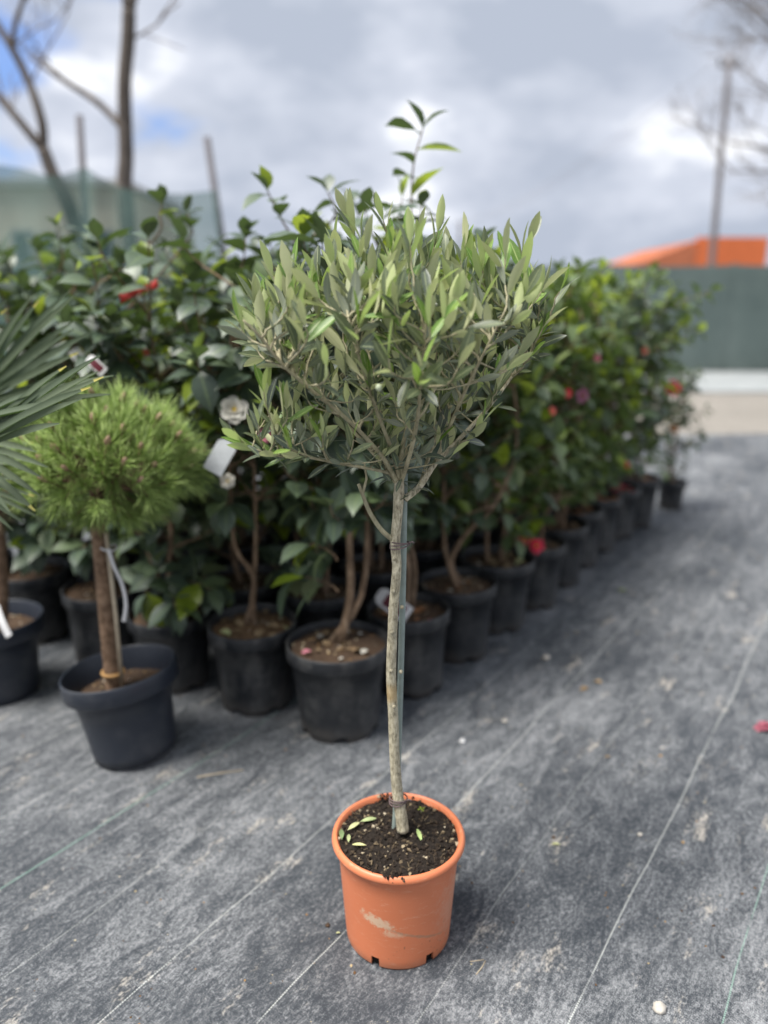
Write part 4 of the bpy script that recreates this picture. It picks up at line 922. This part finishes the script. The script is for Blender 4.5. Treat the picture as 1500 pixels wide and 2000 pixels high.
# ------------------------------------------------------------------ dwarf pine
PB = Vector((-0.745, 2.05, 0)); pine = thing('potted_pine', PB, 'dwarf pine with rounded needle crown on bare stem, in tilted dark pot', 'pine tree')
pe = nursery_pot(pine, 0.165, 0.120, 0.262, M_POTB, 0.055, 64, step=0.016, notch=0.0); tilt = Matrix.Rotation(rad(7.5), 4, Vector((0.25, 1, 0)).normalized()).inverted()
tl = Matrix.Translation((0, 0, 0.012)) @ tilt; pe.matrix_local = tl; pe['label'] = 'dark blue-black pot with broad rim, tilted on the fabric'
hh = soil(pine, 0.137, 0.190, M_SOILB, 40, 60, M_BITS, .006, .010)
for ch in pine.children:
    if ch.name.startswith('soil'): ch.matrix_local = tl
PYD = 2.05
pt = [at(224, 1352, PYD-.01), at(217, 1290, PYD), at(208, 1200, PYD), at(200, 1110, PYD), at(192, 1030, PYD), at(190, 960, PYD), at(200, 880, PYD+.02)]
sp = smooth_path([p - PB for p in pt], 5); m = MB(); m.tube(sp, [r*(1 + .07*mnoise.noise(Vector((k*.9, 4, 0)))) for k, r in enumerate(lerp_list(.024, .019, len(sp)))], 16); m.build('trunk', M_PBARK, pine)
m = MB(); m.tube([at(240, 1352, PYD-.03)-PB, at(226, 1200, PYD-.03)-PB, at(207, 1040, PYD-.02)-PB], .0062, 8); m.build('cane', M_CANE, pine)
m = MB(); cc = at(216, 1070, PYD-.015) - PB
m.tube([cc + Vector((.021*math.cos(a) - .004, .024*math.sin(a), .003*math.sin(2*a))) for a in [2*math.pi*k/20 for k in range(21)]], .0028, 6, 0, False)
rib = smooth_path([at(212, 1072, PYD-.05)-PB, at(222, 1105, PYD-.06)-PB, at(238, 1140, PYD-.06)-PB, at(246, 1180, PYD-.06)-PB, at(242, 1214, PYD-.055)-PB], 5)
V = []; F = []
for k, p in enumerate(rib):
    V += [p + Vector((-.006, .001, 0)), p + Vector((.006, -.003, 0)), p + Vector((.006, -.0015, 0)), p + Vector((-.006, .0025, 0))]
for k in range(len(rib)-1):
    for j in range(4): F.append((k*4+j, k*4+(j+1) % 4, (k+1)*4+(j+1) % 4, (k+1)*4+j))
m.add(V, F); m.build('tie_strip', M_WHITE, pine)
m = MB(); cc = at(221, 1312, PYD-.012) - PB
m.tube([cc + Vector((.030*math.cos(a), .030*math.sin(a), 0)) for a in [2*math.pi*k/20 for k in range(21)]], .005, 6, 0, False); m.build('tie', plain('ochre_tie', (0.42, 0.24, 0.09), .7, .2, 60), pine)
rg = random.Random(31); TUFT = []
for v in range(6):
    m = MB()
    for k in range(84):
        t = rg.uniform(.0, 1.0); a = rg.uniform(0, 6.28); sp_ = rad(rg.uniform(20, 62) - 16*t); b = Vector((.003*math.cos(a), .003*math.sin(a), -.05 + t*.058))
        d = Vector((math.sin(sp_)*math.cos(a), math.sin(sp_)*math.sin(a), math.cos(sp_))); L = rg.uniform(.048, .072); w = .00105
        d2_ = (d + Vector((rg.uniform(-.18, .18), rg.uniform(-.18, .18), rg.uniform(-.1, .22)))).normalized(); sx = d.cross(Vector((rg.uniform(-1, 1), rg.uniform(-1, 1), rg.uniform(-1, 1)))).normalized()*w; nz = d.cross(sx).normalized()*w*.6
        p1 = b + d*L*.55; p2 = p1 + d2_*L*.45
        m.add([b - sx, b + sx, b + nz, p1 - sx, p1 + sx, p1 + nz, p2], [(0, 1, 4, 3), (1, 2, 5, 4), (2, 0, 3, 5), (3, 4, 6), (4, 5, 6), (5, 3, 6)], 0, rg.random())
    m.tube([(0, 0, -.06), (0, 0, .004)], .0026, 5, 1); TUFT.append(m.mesh('needle_tuft', [M_NEEDLE, M_PBARK]))
m = MB(); m.lathe([(0, 0), (.006, 0), (.0075, .008), (.006, .018), (.002, .025), (0, .026)], 8); BUDM = m.mesh('bud', M_BUD)
pc = at(206, 905, PYD + .02); tw = MB(); N = 118; cnt = 0
for i in range(N):
    zf = 1 - (i+.5)/N*1.42; a = i*2.39996; q = math.sqrt(max(0, 1-zf*zf)); d = Vector((q*math.cos(a), q*math.sin(a), zf))
    sh_ = rg.uniform(.60, .95) if i % 3 == 0 else rg.uniform(.84, 1.06)*(1 + .07*mnoise.noise(d*2.2))
    p = pc + Vector((d.x*.245, d.y*.22, (d.z*.178 if d.z > 0 else d.z*.20)))*sh_
    dr = (d*.85 + Vector((0, 0, 0.5 if d.z > -.15 else -.25)) + Vector((rg.uniform(-.2, .2), rg.uniform(-.2, .2), 0))).normalized()
    o = link('needle_tuft', TUFT[i % 6], pine); o.matrix_local = Matrix.Translation(p - PB) @ dr.to_track_quat('Z', 'Y').to_matrix().to_4x4() @ Matrix.Rotation(rg.uniform(0, 6.28), 4, 'Z') @ Matrix.Scale(rg.uniform(.88, 1.22), 4)
    if zf > -.1 and i % 3 != 0:
        b = link('bud', BUDM, o, (0, 0, .004)); cnt += 1
    P = bez(pc + Vector((0, 0, -.09)), pc + Vector((0, 0, -.02)) + d*.04, p - dr*.08, p - dr*.055, 5); tw.tube([x - PB for x in P], lerp_list(.006, .0028, 6), 5, 0, False)
for i in range(20):                                                # skirt of drooping tufts under the dome
    a = i*2.39996; q = rg.uniform(.05, .17); p = pc + Vector((q*math.cos(a), q*math.sin(a), -.105 - .05*(1 - q/.17) + rg.uniform(-.015, .015))); dr = Vector((math.cos(a), math.sin(a), rg.uniform(-.9, -.35))).normalized()
    o = link('needle_tuft', TUFT[i % 6], pine); o.matrix_local = Matrix.Translation(p - PB) @ dr.to_track_quat('Z', 'Y').to_matrix().to_4x4() @ Matrix.Scale(rg.uniform(.9, 1.15), 4)
    P = bez(pc + Vector((0, 0, -.09)), pc + Vector((0, 0, -.05)) + dr*.03, p - dr*.08, p - dr*.055, 5); tw.tube([x - PB for x in P], lerp_list(.006, .0028, 6), 5, 0, False)
tag(tw.build('branches', M_PBARK, pine), kind='stuff')

# ------------------------------------------------------------------ fan palm
LB = Vector((-1.33, 2.42, 0)); palm = thing('potted_palm', LB, 'fan palm with yellow-tipped dark blades, in dark pot next to the pine', 'palm')
nursery_pot(palm, 0.165, 0.125, 0.275, M_POTB, 0.055, 64, step=0.016, notch=0.0); soil(palm, 0.142, 0.225, M_SOILB, 50, 50, M_BITS, .006, .010)
LT = at(-14, 990, 2.36); m = MB(); sp = smooth_path([Vector((.035, -.03, .21)), at(2, 1180, 2.38)-LB, at(-2, 1080, 2.37)-LB, LT - LB], 5)
m.tube(sp, [r*(1 + .1*mnoise.noise(Vector((k*1.3, 9, 0)))) for k, r in enumerate(lerp_list(.022, .026, len(sp)))], 14); m.build('trunk', M_PBARK, palm)
m = MB(); rg = random.Random(5)
for i in range(90):
    p = LT - LB + Vector((rg.uniform(-.02, .03), rg.uniform(-.03, .03), rg.uniform(-.06, .05))); a = rg.uniform(0, 6.28); d = Vector((math.cos(a), math.sin(a), rg.uniform(-.3, 1.2))).normalized(); m.tube([p, p + d*.03, p + d*.06 + Vector((0, 0, -.01))], [.0014, .001, .0005], 4, 0, False, rg.random())
tag(m.build('trunk_fibres', M_PALMDRY, palm), kind='stuff')
def blade(frond, hub, d, n, L, w, bend, seed, yellow=True, fold_t=None):
    """one folded palm segment with a yellow tip"""
    rng = random.Random(seed); d = d.normalized(); x = d.cross(n).normalized(); nn = x.cross(d); V = []; F = []; MI = []; nseg = 16; p = hub.copy(); dd_ = d.copy()
    for i in range(nseg+1):
        t = i/nseg; ww = w*min(1, .22 + t*2.2)*(1 if t < .72 else max(.16, 1 - ((t-.72)/.28)**1.6*.84))
        V += [p - x*ww + nn*ww*1.05, p, p + x*ww + nn*ww*1.05]
        bb = bend*(1.0 if fold_t is None else (9.0 if abs(t-fold_t) < .05 else .25))
        dd_ = (dd_ + Vector((0, 0, -1))*bb/nseg).normalized(); p = p + dd_*L/nseg; nn = (nn - dd_*nn.dot(dd_)).normalized()
    mb = MB()
    for i in range(nseg):
        a = i*3; mb.add([V[k] for k in (a, a+1, a+2, a+3, a+4, a+5)], [(1, 0, 3, 4), (2, 1, 4, 5)], 1 if (yellow and i >= nseg-1) else 0, rng.random()*.02 + (seed % 7)/7)
    o = mb.build('blade', [M_PALM, M_PALMTIP], frond); return o
def frond(hub, axis, face, n, spread, L, w, bend, seed, folded=()):
    hub = Vector(hub) - LB; rg_ = random.Random(seed); axis = Vector(axis).normalized(); face = Vector(face); face = (face - axis*face.dot(axis)).normalized()
    m = MB(); P = bez(LT - LB, LT - LB + Vector((0, 0, .12)) , hub - axis*.10, hub + axis*.012, 8); m.tube(P, lerp_list(.0075, .0048, 9), 7); fr = m.build('frond', M_PALM, palm)
    for i in range(n):
        a = (i/(n-1) - .5)*spread; R = Matrix.Rotation(a, 3, face); d = R @ axis; d = (d + face*rg_.uniform(-.05, .05)).normalized()
        blade(fr, hub, d, face, L*(1 - .28*abs(a/(spread*.5))**2)*rg_.uniform(.9, 1.06), w, bend*rg_.uniform(.5, 1.5), seed*31+i, rg_.random() < .3, rg_.uniform(.45, .6) if i in folded else None)
frond(at(-75, 810, 2.05), at(175, 600, 1.98) - at(-75, 810, 2.05), (-.35, -1, .55), 12, 0.95, .47, .0105, .04, 3)
frond(at(-150, 770, 2.15), at(20, 560, 2.10) - at(-150, 770, 2.15), (-.35, -1, .45), 11, 1.1, .38, .0105, .05, 4)
frond(at(-70, 890, 1.62), at(205, 700, 1.56) - at(-70, 890, 1.62), (-.25, -.75, .75), 8, 0.55, .39, .0095, .06, 5, (2, 8))
frond(at(-60, 830, 1.64), at(225, 725, 1.60) - at(-60, 830, 1.64), (-.1, -.5, .9), 4, 0.36, .345, .0095, .10, 6, (3,))
frond(at(-110, 850, 1.72), at(95, 985, 1.62) - at(-110, 850, 1.72), (.2, -.75, .65), 8, 0.95, .285, .0082, .10, 8)
frond(at(-70, 905, 1.95), at(85, 870, 1.92) - at(-70, 905, 1.95), (-.1, -.6, .8), 5, 0.5, .22, .0080, .06, 9)
frond(at(-110, 925, 1.80), at(90, 1020, 1.75) - at(-110, 925, 1.80), (.3, -.8, .5), 8, 0.8, .24, .0055, .14, 12)
frond(at(-260, 760, 2.45), at(-180, 560, 2.6) - at(-260, 760, 2.45), (-.2, -1, .3), 15, 2.0, .38, .0115, .1, 14)

# ------------------------------------------------------------------ tags, ribbon and litter
def card(name, p, q, w, mats, label, cat, printed=False, nrm=(0, -1, .2), loop=None):
    """thin plastic plant tag from p to q, w wide, slightly bowed; optional printed panel and hanging loop"""
    p = Vector(p); q = Vector(q); y = (q-p); L = y.length; y.normalize(); x = y.cross(Vector(nrm)).normalized(); z = x.cross(y)
    o = thing(name, p, label, cat); m = MB(); n = 8; V = []; F = []
    for s_ in (0, 1):
        for i in range(n+1):
            t = i/n; ww = w/2*(1 if t > .12 else .55 + t*3.75); bow = .05*L*math.sin(math.pi*t)
            V += [y*t*L - x*ww + z*(bow + .0009*s_), y*t*L + x*ww + z*(bow + .0009*s_)]
    k = 2*(n+1)
    for i in range(n):
        a = 2*i; F += [(a, a+1, a+3, a+2), (k+a, k+a+2, k+a+3, k+a+1), (a, a+2, k+a+2, k+a), (a+1, k+a+1, k+a+3, a+3)]
    F += [(0, k, k+1, 1), (k-2, k-1, 2*k-1, 2*k-2)]
    m.add(V, F); b = m.build('tag_body', mats, o, False)
    if printed:
        m = MB(); V = []; F = []
        for i in range(2, n): t = i/n; bow = .05*L*math.sin(math.pi*t); V += [y*t*L - x*w*.36 + z*(bow + .0016), y*t*L + x*w*.36 + z*(bow + .0016)]
        for i in range(n-3): a = 2*i; F.append((a, a+1, a+3, a+2))
        m.add(V, F); m.build('print_panel', M_TAGRED, b, False)
    if loop is not None:
        m = MB(); lp = Vector(loop) - p; m.tube(bez(Vector((0, 0, 0)), Vector((.004, 0, .01)), lp - Vector((.004, 0, .01)), lp, 8), .0011, 5); m.build('hanging_loop', M_WHITE, o)
    return o
card('plant_tag', at(448, 862, 2.10), at(414, 922, 2.08), .056, M_TAGGREY, 'grey-white plastic tag hanging in the camellias beside the low olive spray', 'tag', loop=at(448, 790, 2.22))
card('plant_tag', at(160, 686, 2.52), at(140, 700, 2.50), .04, M_WHITE, 'white tag among the leaves behind the palm blade tips', 'tag')
card('plant_tag', at(172, 698, 2.24), at(204, 728, 2.22), .030, M_WHITE, 'white-edged tag with dark red picture just above the pine crown', 'tag', True)
card('plant_tag', at(738, 1158, 2.40), at(798, 1203, 2.34), .06, M_WHITE, 'red-and-white picture tag standing in the soil behind the olive stem', 'tag', True)
card('plant_tag', at(-8, 1180, 2.30), at(18, 1243, 2.25), .022, M_WHITE, 'narrow white tag leaning on the palm pot soil', 'tag')
rb = thing('ribbon', at(272, 568, 2.45), 'bright red ribbon tied among dark camellia leaves', 'ribbon')
for sg, pts in ((0, [(272, 569), (258, 574), (246, 580), (234, 584)]), (1, [(272, 569), (286, 562), (298, 558), (308, 552)])):
    P = smooth_path([at(x, y, 2.45 - .02*i) - rb.location for i, (x, y) in enumerate(pts)], 4); m = MB(); V = []; F = []
    for i, p in enumerate(P):
        h = .006 + .009*(i/(len(P)-1)); tw_ = .5*math.sin(i*.6); V += [p + Vector((0, h*tw_, -h)), p + Vector((0, -h*tw_, h)), p + Vector((0, -h*tw_+.0008, h)), p + Vector((0, h*tw_+.0008, -h))]
    for i in range(len(P)-1):
        for j in range(4): F.append((i*4+j, i*4+(j+1) % 4, (i+1)*4+(j+1) % 4, (i+1)*4+j))
    m.add(V, F); m.build('ribbon_tail', M_REDRIB, rb)
m = MB(); m.lathe([(0, -.009), (.007, -.006), (.009, 0), (.006, .007), (0, .009)], 10); m.build('knot', M_REDRIB, rb)

def pebble(px, py, s_, mat, label, seed, cat='stone', name='pebble', flat=.6):
    rng = random.Random(seed); p = onground(px, py); m = MB(); nr, ns = 5, 8; V = [(0, 0, -s_*flat)]; F = []
    for i in range(1, nr):
        ph = math.pi*i/nr
        for k in range(ns):
            a = 2*math.pi*k/ns; q = s_*(1 + rng.uniform(-.3, .3)); V.append((q*math.sin(ph)*math.cos(a), q*math.sin(ph)*math.sin(a), -q*flat*math.cos(ph)))
    V.append((0, 0, s_*flat)); e_ = len(V)-1
    for k in range(ns): F.append((0, 1+(k+1) % ns, 1+k)); F.append((e_, 1+(nr-2)*ns+k, 1+(nr-2)*ns+(k+1) % ns))
    for i in range(nr-2):
        for k in range(ns): a = 1+i*ns+k; b = 1+i*ns+(k+1) % ns; F.append((a, b, b+ns, a+ns))
    m.add(V, F); o = m.build(name, mat, loc=p + Vector((0, 0, s_*flat*.7 + fz(p.x, p.y)))); return tag(o, label, cat)
pebble(903, 1450, .012, M_WHITE, 'white pebble on the fabric past the orange pot, toward the scratched black pot', 1)
pebble(1285, 1972, .013, M_STONE, 'pale crumbly clod between the white and green marker threads near the bottom edge', 2, 'clod', 'clod')
pebble(1067, 1287, .014, M_STONE, 'beige pebble beside the row of black pots', 3); pebble(985, 1410, .009, M_STONE, 'small tan pebble on a dusty seam of the fabric', 4)
pebble(712, 1789, .0, M_STONE, '', 0) if False else None
pebble(640, 1808, .0055, M_SOILB, 'dark crumb of soil on the fabric beside the orange pot', 6, 'clod', 'clod')
pebble(1250, 1632, .007, M_STONE, 'sandy pebble by the dirt smear across the white marker thread', 7)
ff = thing('fallen_flower', onground(1490, 1424) + Vector((0, 0, .006)), 'withered dark pink flower head lying on the fabric', 'flower'); rng = random.Random(9)
for k in range(9):
    V, F = leaf_template([(0, .12), (.3, .34), (.6, .40), (.9, .25), (1, .1)], .4, rng.uniform(.2, .8)); R = Matrix.Rotation(k*.7, 3, 'Z') @ Matrix.Rotation(rng.uniform(.2, 1.2), 3, 'X'); m = MB(); m.add([R @ Vector((a*.03, b*.03, c*.03)) for a, b, c in V], F, 0, rng.random()); m.build('petal', petal('petal_withered%d' % k, (0.36, 0.10, 0.14)) if k == 0 else bpy.data.materials['petal_withered0'], ff)
def litter(px, py, ang, L, mat, label, ws=2.2, name='dry_leaf', cat='leaf', curl=.35, prof=CMP):
    p = onground(px, py); o = fallen(px, py, ang, L, mat, label, .004, name, prof, ws, cat, curl, .05); o.location.z = fz(p.x, p.y) + .006; return o
litter(1165, 1330, .6, .045, M_DRY, 'crumpled brown leaf on the grey fabric, larger than its neighbour', 1.2); litter(1140, 1345, 2.0, .04, M_DRY, 'crumpled brown leaf on the grey fabric, half over the larger one', 1.2)
litter(1213, 1152, 1.2, .045, M_CAM_Y, 'yellow-green leaf lying on the fabric between path and row', 1.0); litter(1085, 1648, 1.2, .026, M_FALL, 'small green leaf scrap on the fabric right of the orange pot', 1.3, prof=OLP)
litter(1185, 1478, 1.0, .02, M_DRY, 'tiny orange-brown leaf scrap on the fabric beside the white thread', 1.0); litter(660, 1822, 1.4, .011, M_FALL, 'tiny yellow leaf scrap beside the orange pot', 1.6, prof=OLP)
litter(1345, 858, .5, .05, M_FALL, 'pale leaf on the fabric near its far edge', 1.0); litter(1355, 1945, .4, .0, M_DRY, '') if False else None
for (pts, r_, label) in (([(385, 1520), (430, 1512), (475, 1506)], .0024, 'thin tan twig lying on the fabric before the black pots'), ([(918, 1880), (945, 1876)], .0011, 'straw stalk on the fabric beside the orange pot base'), ([(930, 1905), (942, 1890), (948, 1878)], .0013, 'curved dry stalk lying below the straw')):
    P = [onground(x, y) for x, y in pts]; b = P[0].copy(); m = MB(); m.tube([p - b + Vector((0, 0, fz(p.x, p.y) + r_*.8)) for p in P], r_, 6); tag(m.build('twig', M_CANE, loc=b), label, 'twig')
# fine grit nobody could count
rg = random.Random(88); m = MB()
for i in range(2200):
    x = rg.uniform(-1.6, 2.6); y = rg.uniform(1.0, 5.2); s0 = rg.uniform(.0008, .0026)*(1 if rg.random() < .93 else 2.2); c = Vector((x, y, fz(x, y) + s0*.3))
    ax_ = [Vector(v) for v in ((1, 0, 0), (-1, 0, 0), (0, 1, 0), (0, -1, 0), (0, 0, .7), (0, 0, -.7))]
    m.add([c + v*s0*rg.uniform(.5, 1.5) for v in ax_], [(0, 2, 4), (2, 1, 4), (1, 3, 4), (3, 0, 4), (2, 0, 5), (1, 2, 5), (3, 1, 5), (0, 3, 5)], 0, rg.random())
tag(m.build('grit', M_BITS, None, False), 'fine pale grit and crumbs scattered over the grey fabric', 'grit', kind='stuff')

# ------------------------------------------------------------------ leaves: those that show become parts, the rest one foliage part per plant
tpls = list({id(l[1]): l[1] for l in LEAVES}.values())
own = np.zeros(len(LEAVES), int); cells = []; deps = []; ids = []
mats_np = np.array([[list(r) for r in l[2]] for l in LEAVES])
tid = {id(t): i for i, t in enumerate(tpls)}; lt = np.array([tid[id(l[1])] for l in LEAVES])
for ti, t in enumerate(tpls):
    sel = np.where(lt == ti)[0]
    if not len(sel): continue
    S = np.c_[t.S, np.ones(len(t.S))]; Wp = np.einsum('nij,sj->nsi', mats_np[sel], S)[..., :3]
    rel = Wp - np.array([0, 0, CAM_H]); dz = rel[..., 1]*CP - rel[..., 2]*SP; vy = rel[..., 1]*SP + rel[..., 2]*CP; ok = dz > .1
    px = 750 + FPX*rel[..., 0]/np.where(ok, dz, 1); py = 1000 - FPX*vy/np.where(ok, dz, 1); ok &= (px > 0) & (px < 1500) & (py > 0) & (py < 2000)
    cl = (px//6).astype(int)*1000 + (py//6).astype(int); li = np.broadcast_to(sel[:, None], cl.shape)
    cells.append(cl[ok]); deps.append(dz[ok]); ids.append(li[ok])
cells = np.concatenate(cells); deps = np.concatenate(deps); ids = np.concatenate(ids); od = np.lexsort((deps, cells)); cs = cells[od]; first = np.r_[True, cs[1:] != cs[:-1]]
own = np.bincount(ids[od][first], minlength=len(LEAVES))
by = {}
for i, l in enumerate(LEAVES): by.setdefault(l[0].name, []).append(i)
for nm, idx in by.items():
    th = LEAVES[idx[0]][0]; isol = th is olive; base = th.location
    cand = sorted([i for i in idx if own[i] >= (3 if isol else 5)], key=lambda i: -own[i])[:300]; cs_ = set(cand); T0 = Matrix.Translation(-base)
    for i in cand:
        o = bpy.data.objects.new('leaf', LEAVES[i][1].me); COL.objects.link(o); o.parent = th; o.matrix_local = T0 @ LEAVES[i][2]
    rest = [i for i in idx if i not in cs_]
    if rest:
        mset = []; Vs = []; Fs = []; Ms = []; Rs = []; b = 0
        for i in rest:
            t = LEAVES[i][1]
            if t.mat not in mset: mset.append(t.mat)
            M4 = mats_np[i]; w = t.V @ M4[:3, :3].T + M4[:3, 3] - np.array(base); Vs.extend(map(tuple, w.tolist())); Fs.extend([tuple(b+k for k in f) for f in t.F]); Ms.extend([mset.index(t.mat)]*len(t.F)); Rs.extend([LEAVES[i][3]]*len(t.V)); b += len(t.V)
        mb = MB(); mb.v, mb.f, mb.m, mb.r = Vs, Fs, Ms, Rs; fo = tag(mb.build('foliage', mset, th), kind='stuff'); midrib(fo.data)
print('leaves', len(LEAVES), 'olive', len(by[olive.name]), 'visible', int((own >= 5).sum()), 'objects', len(bpy.data.objects))
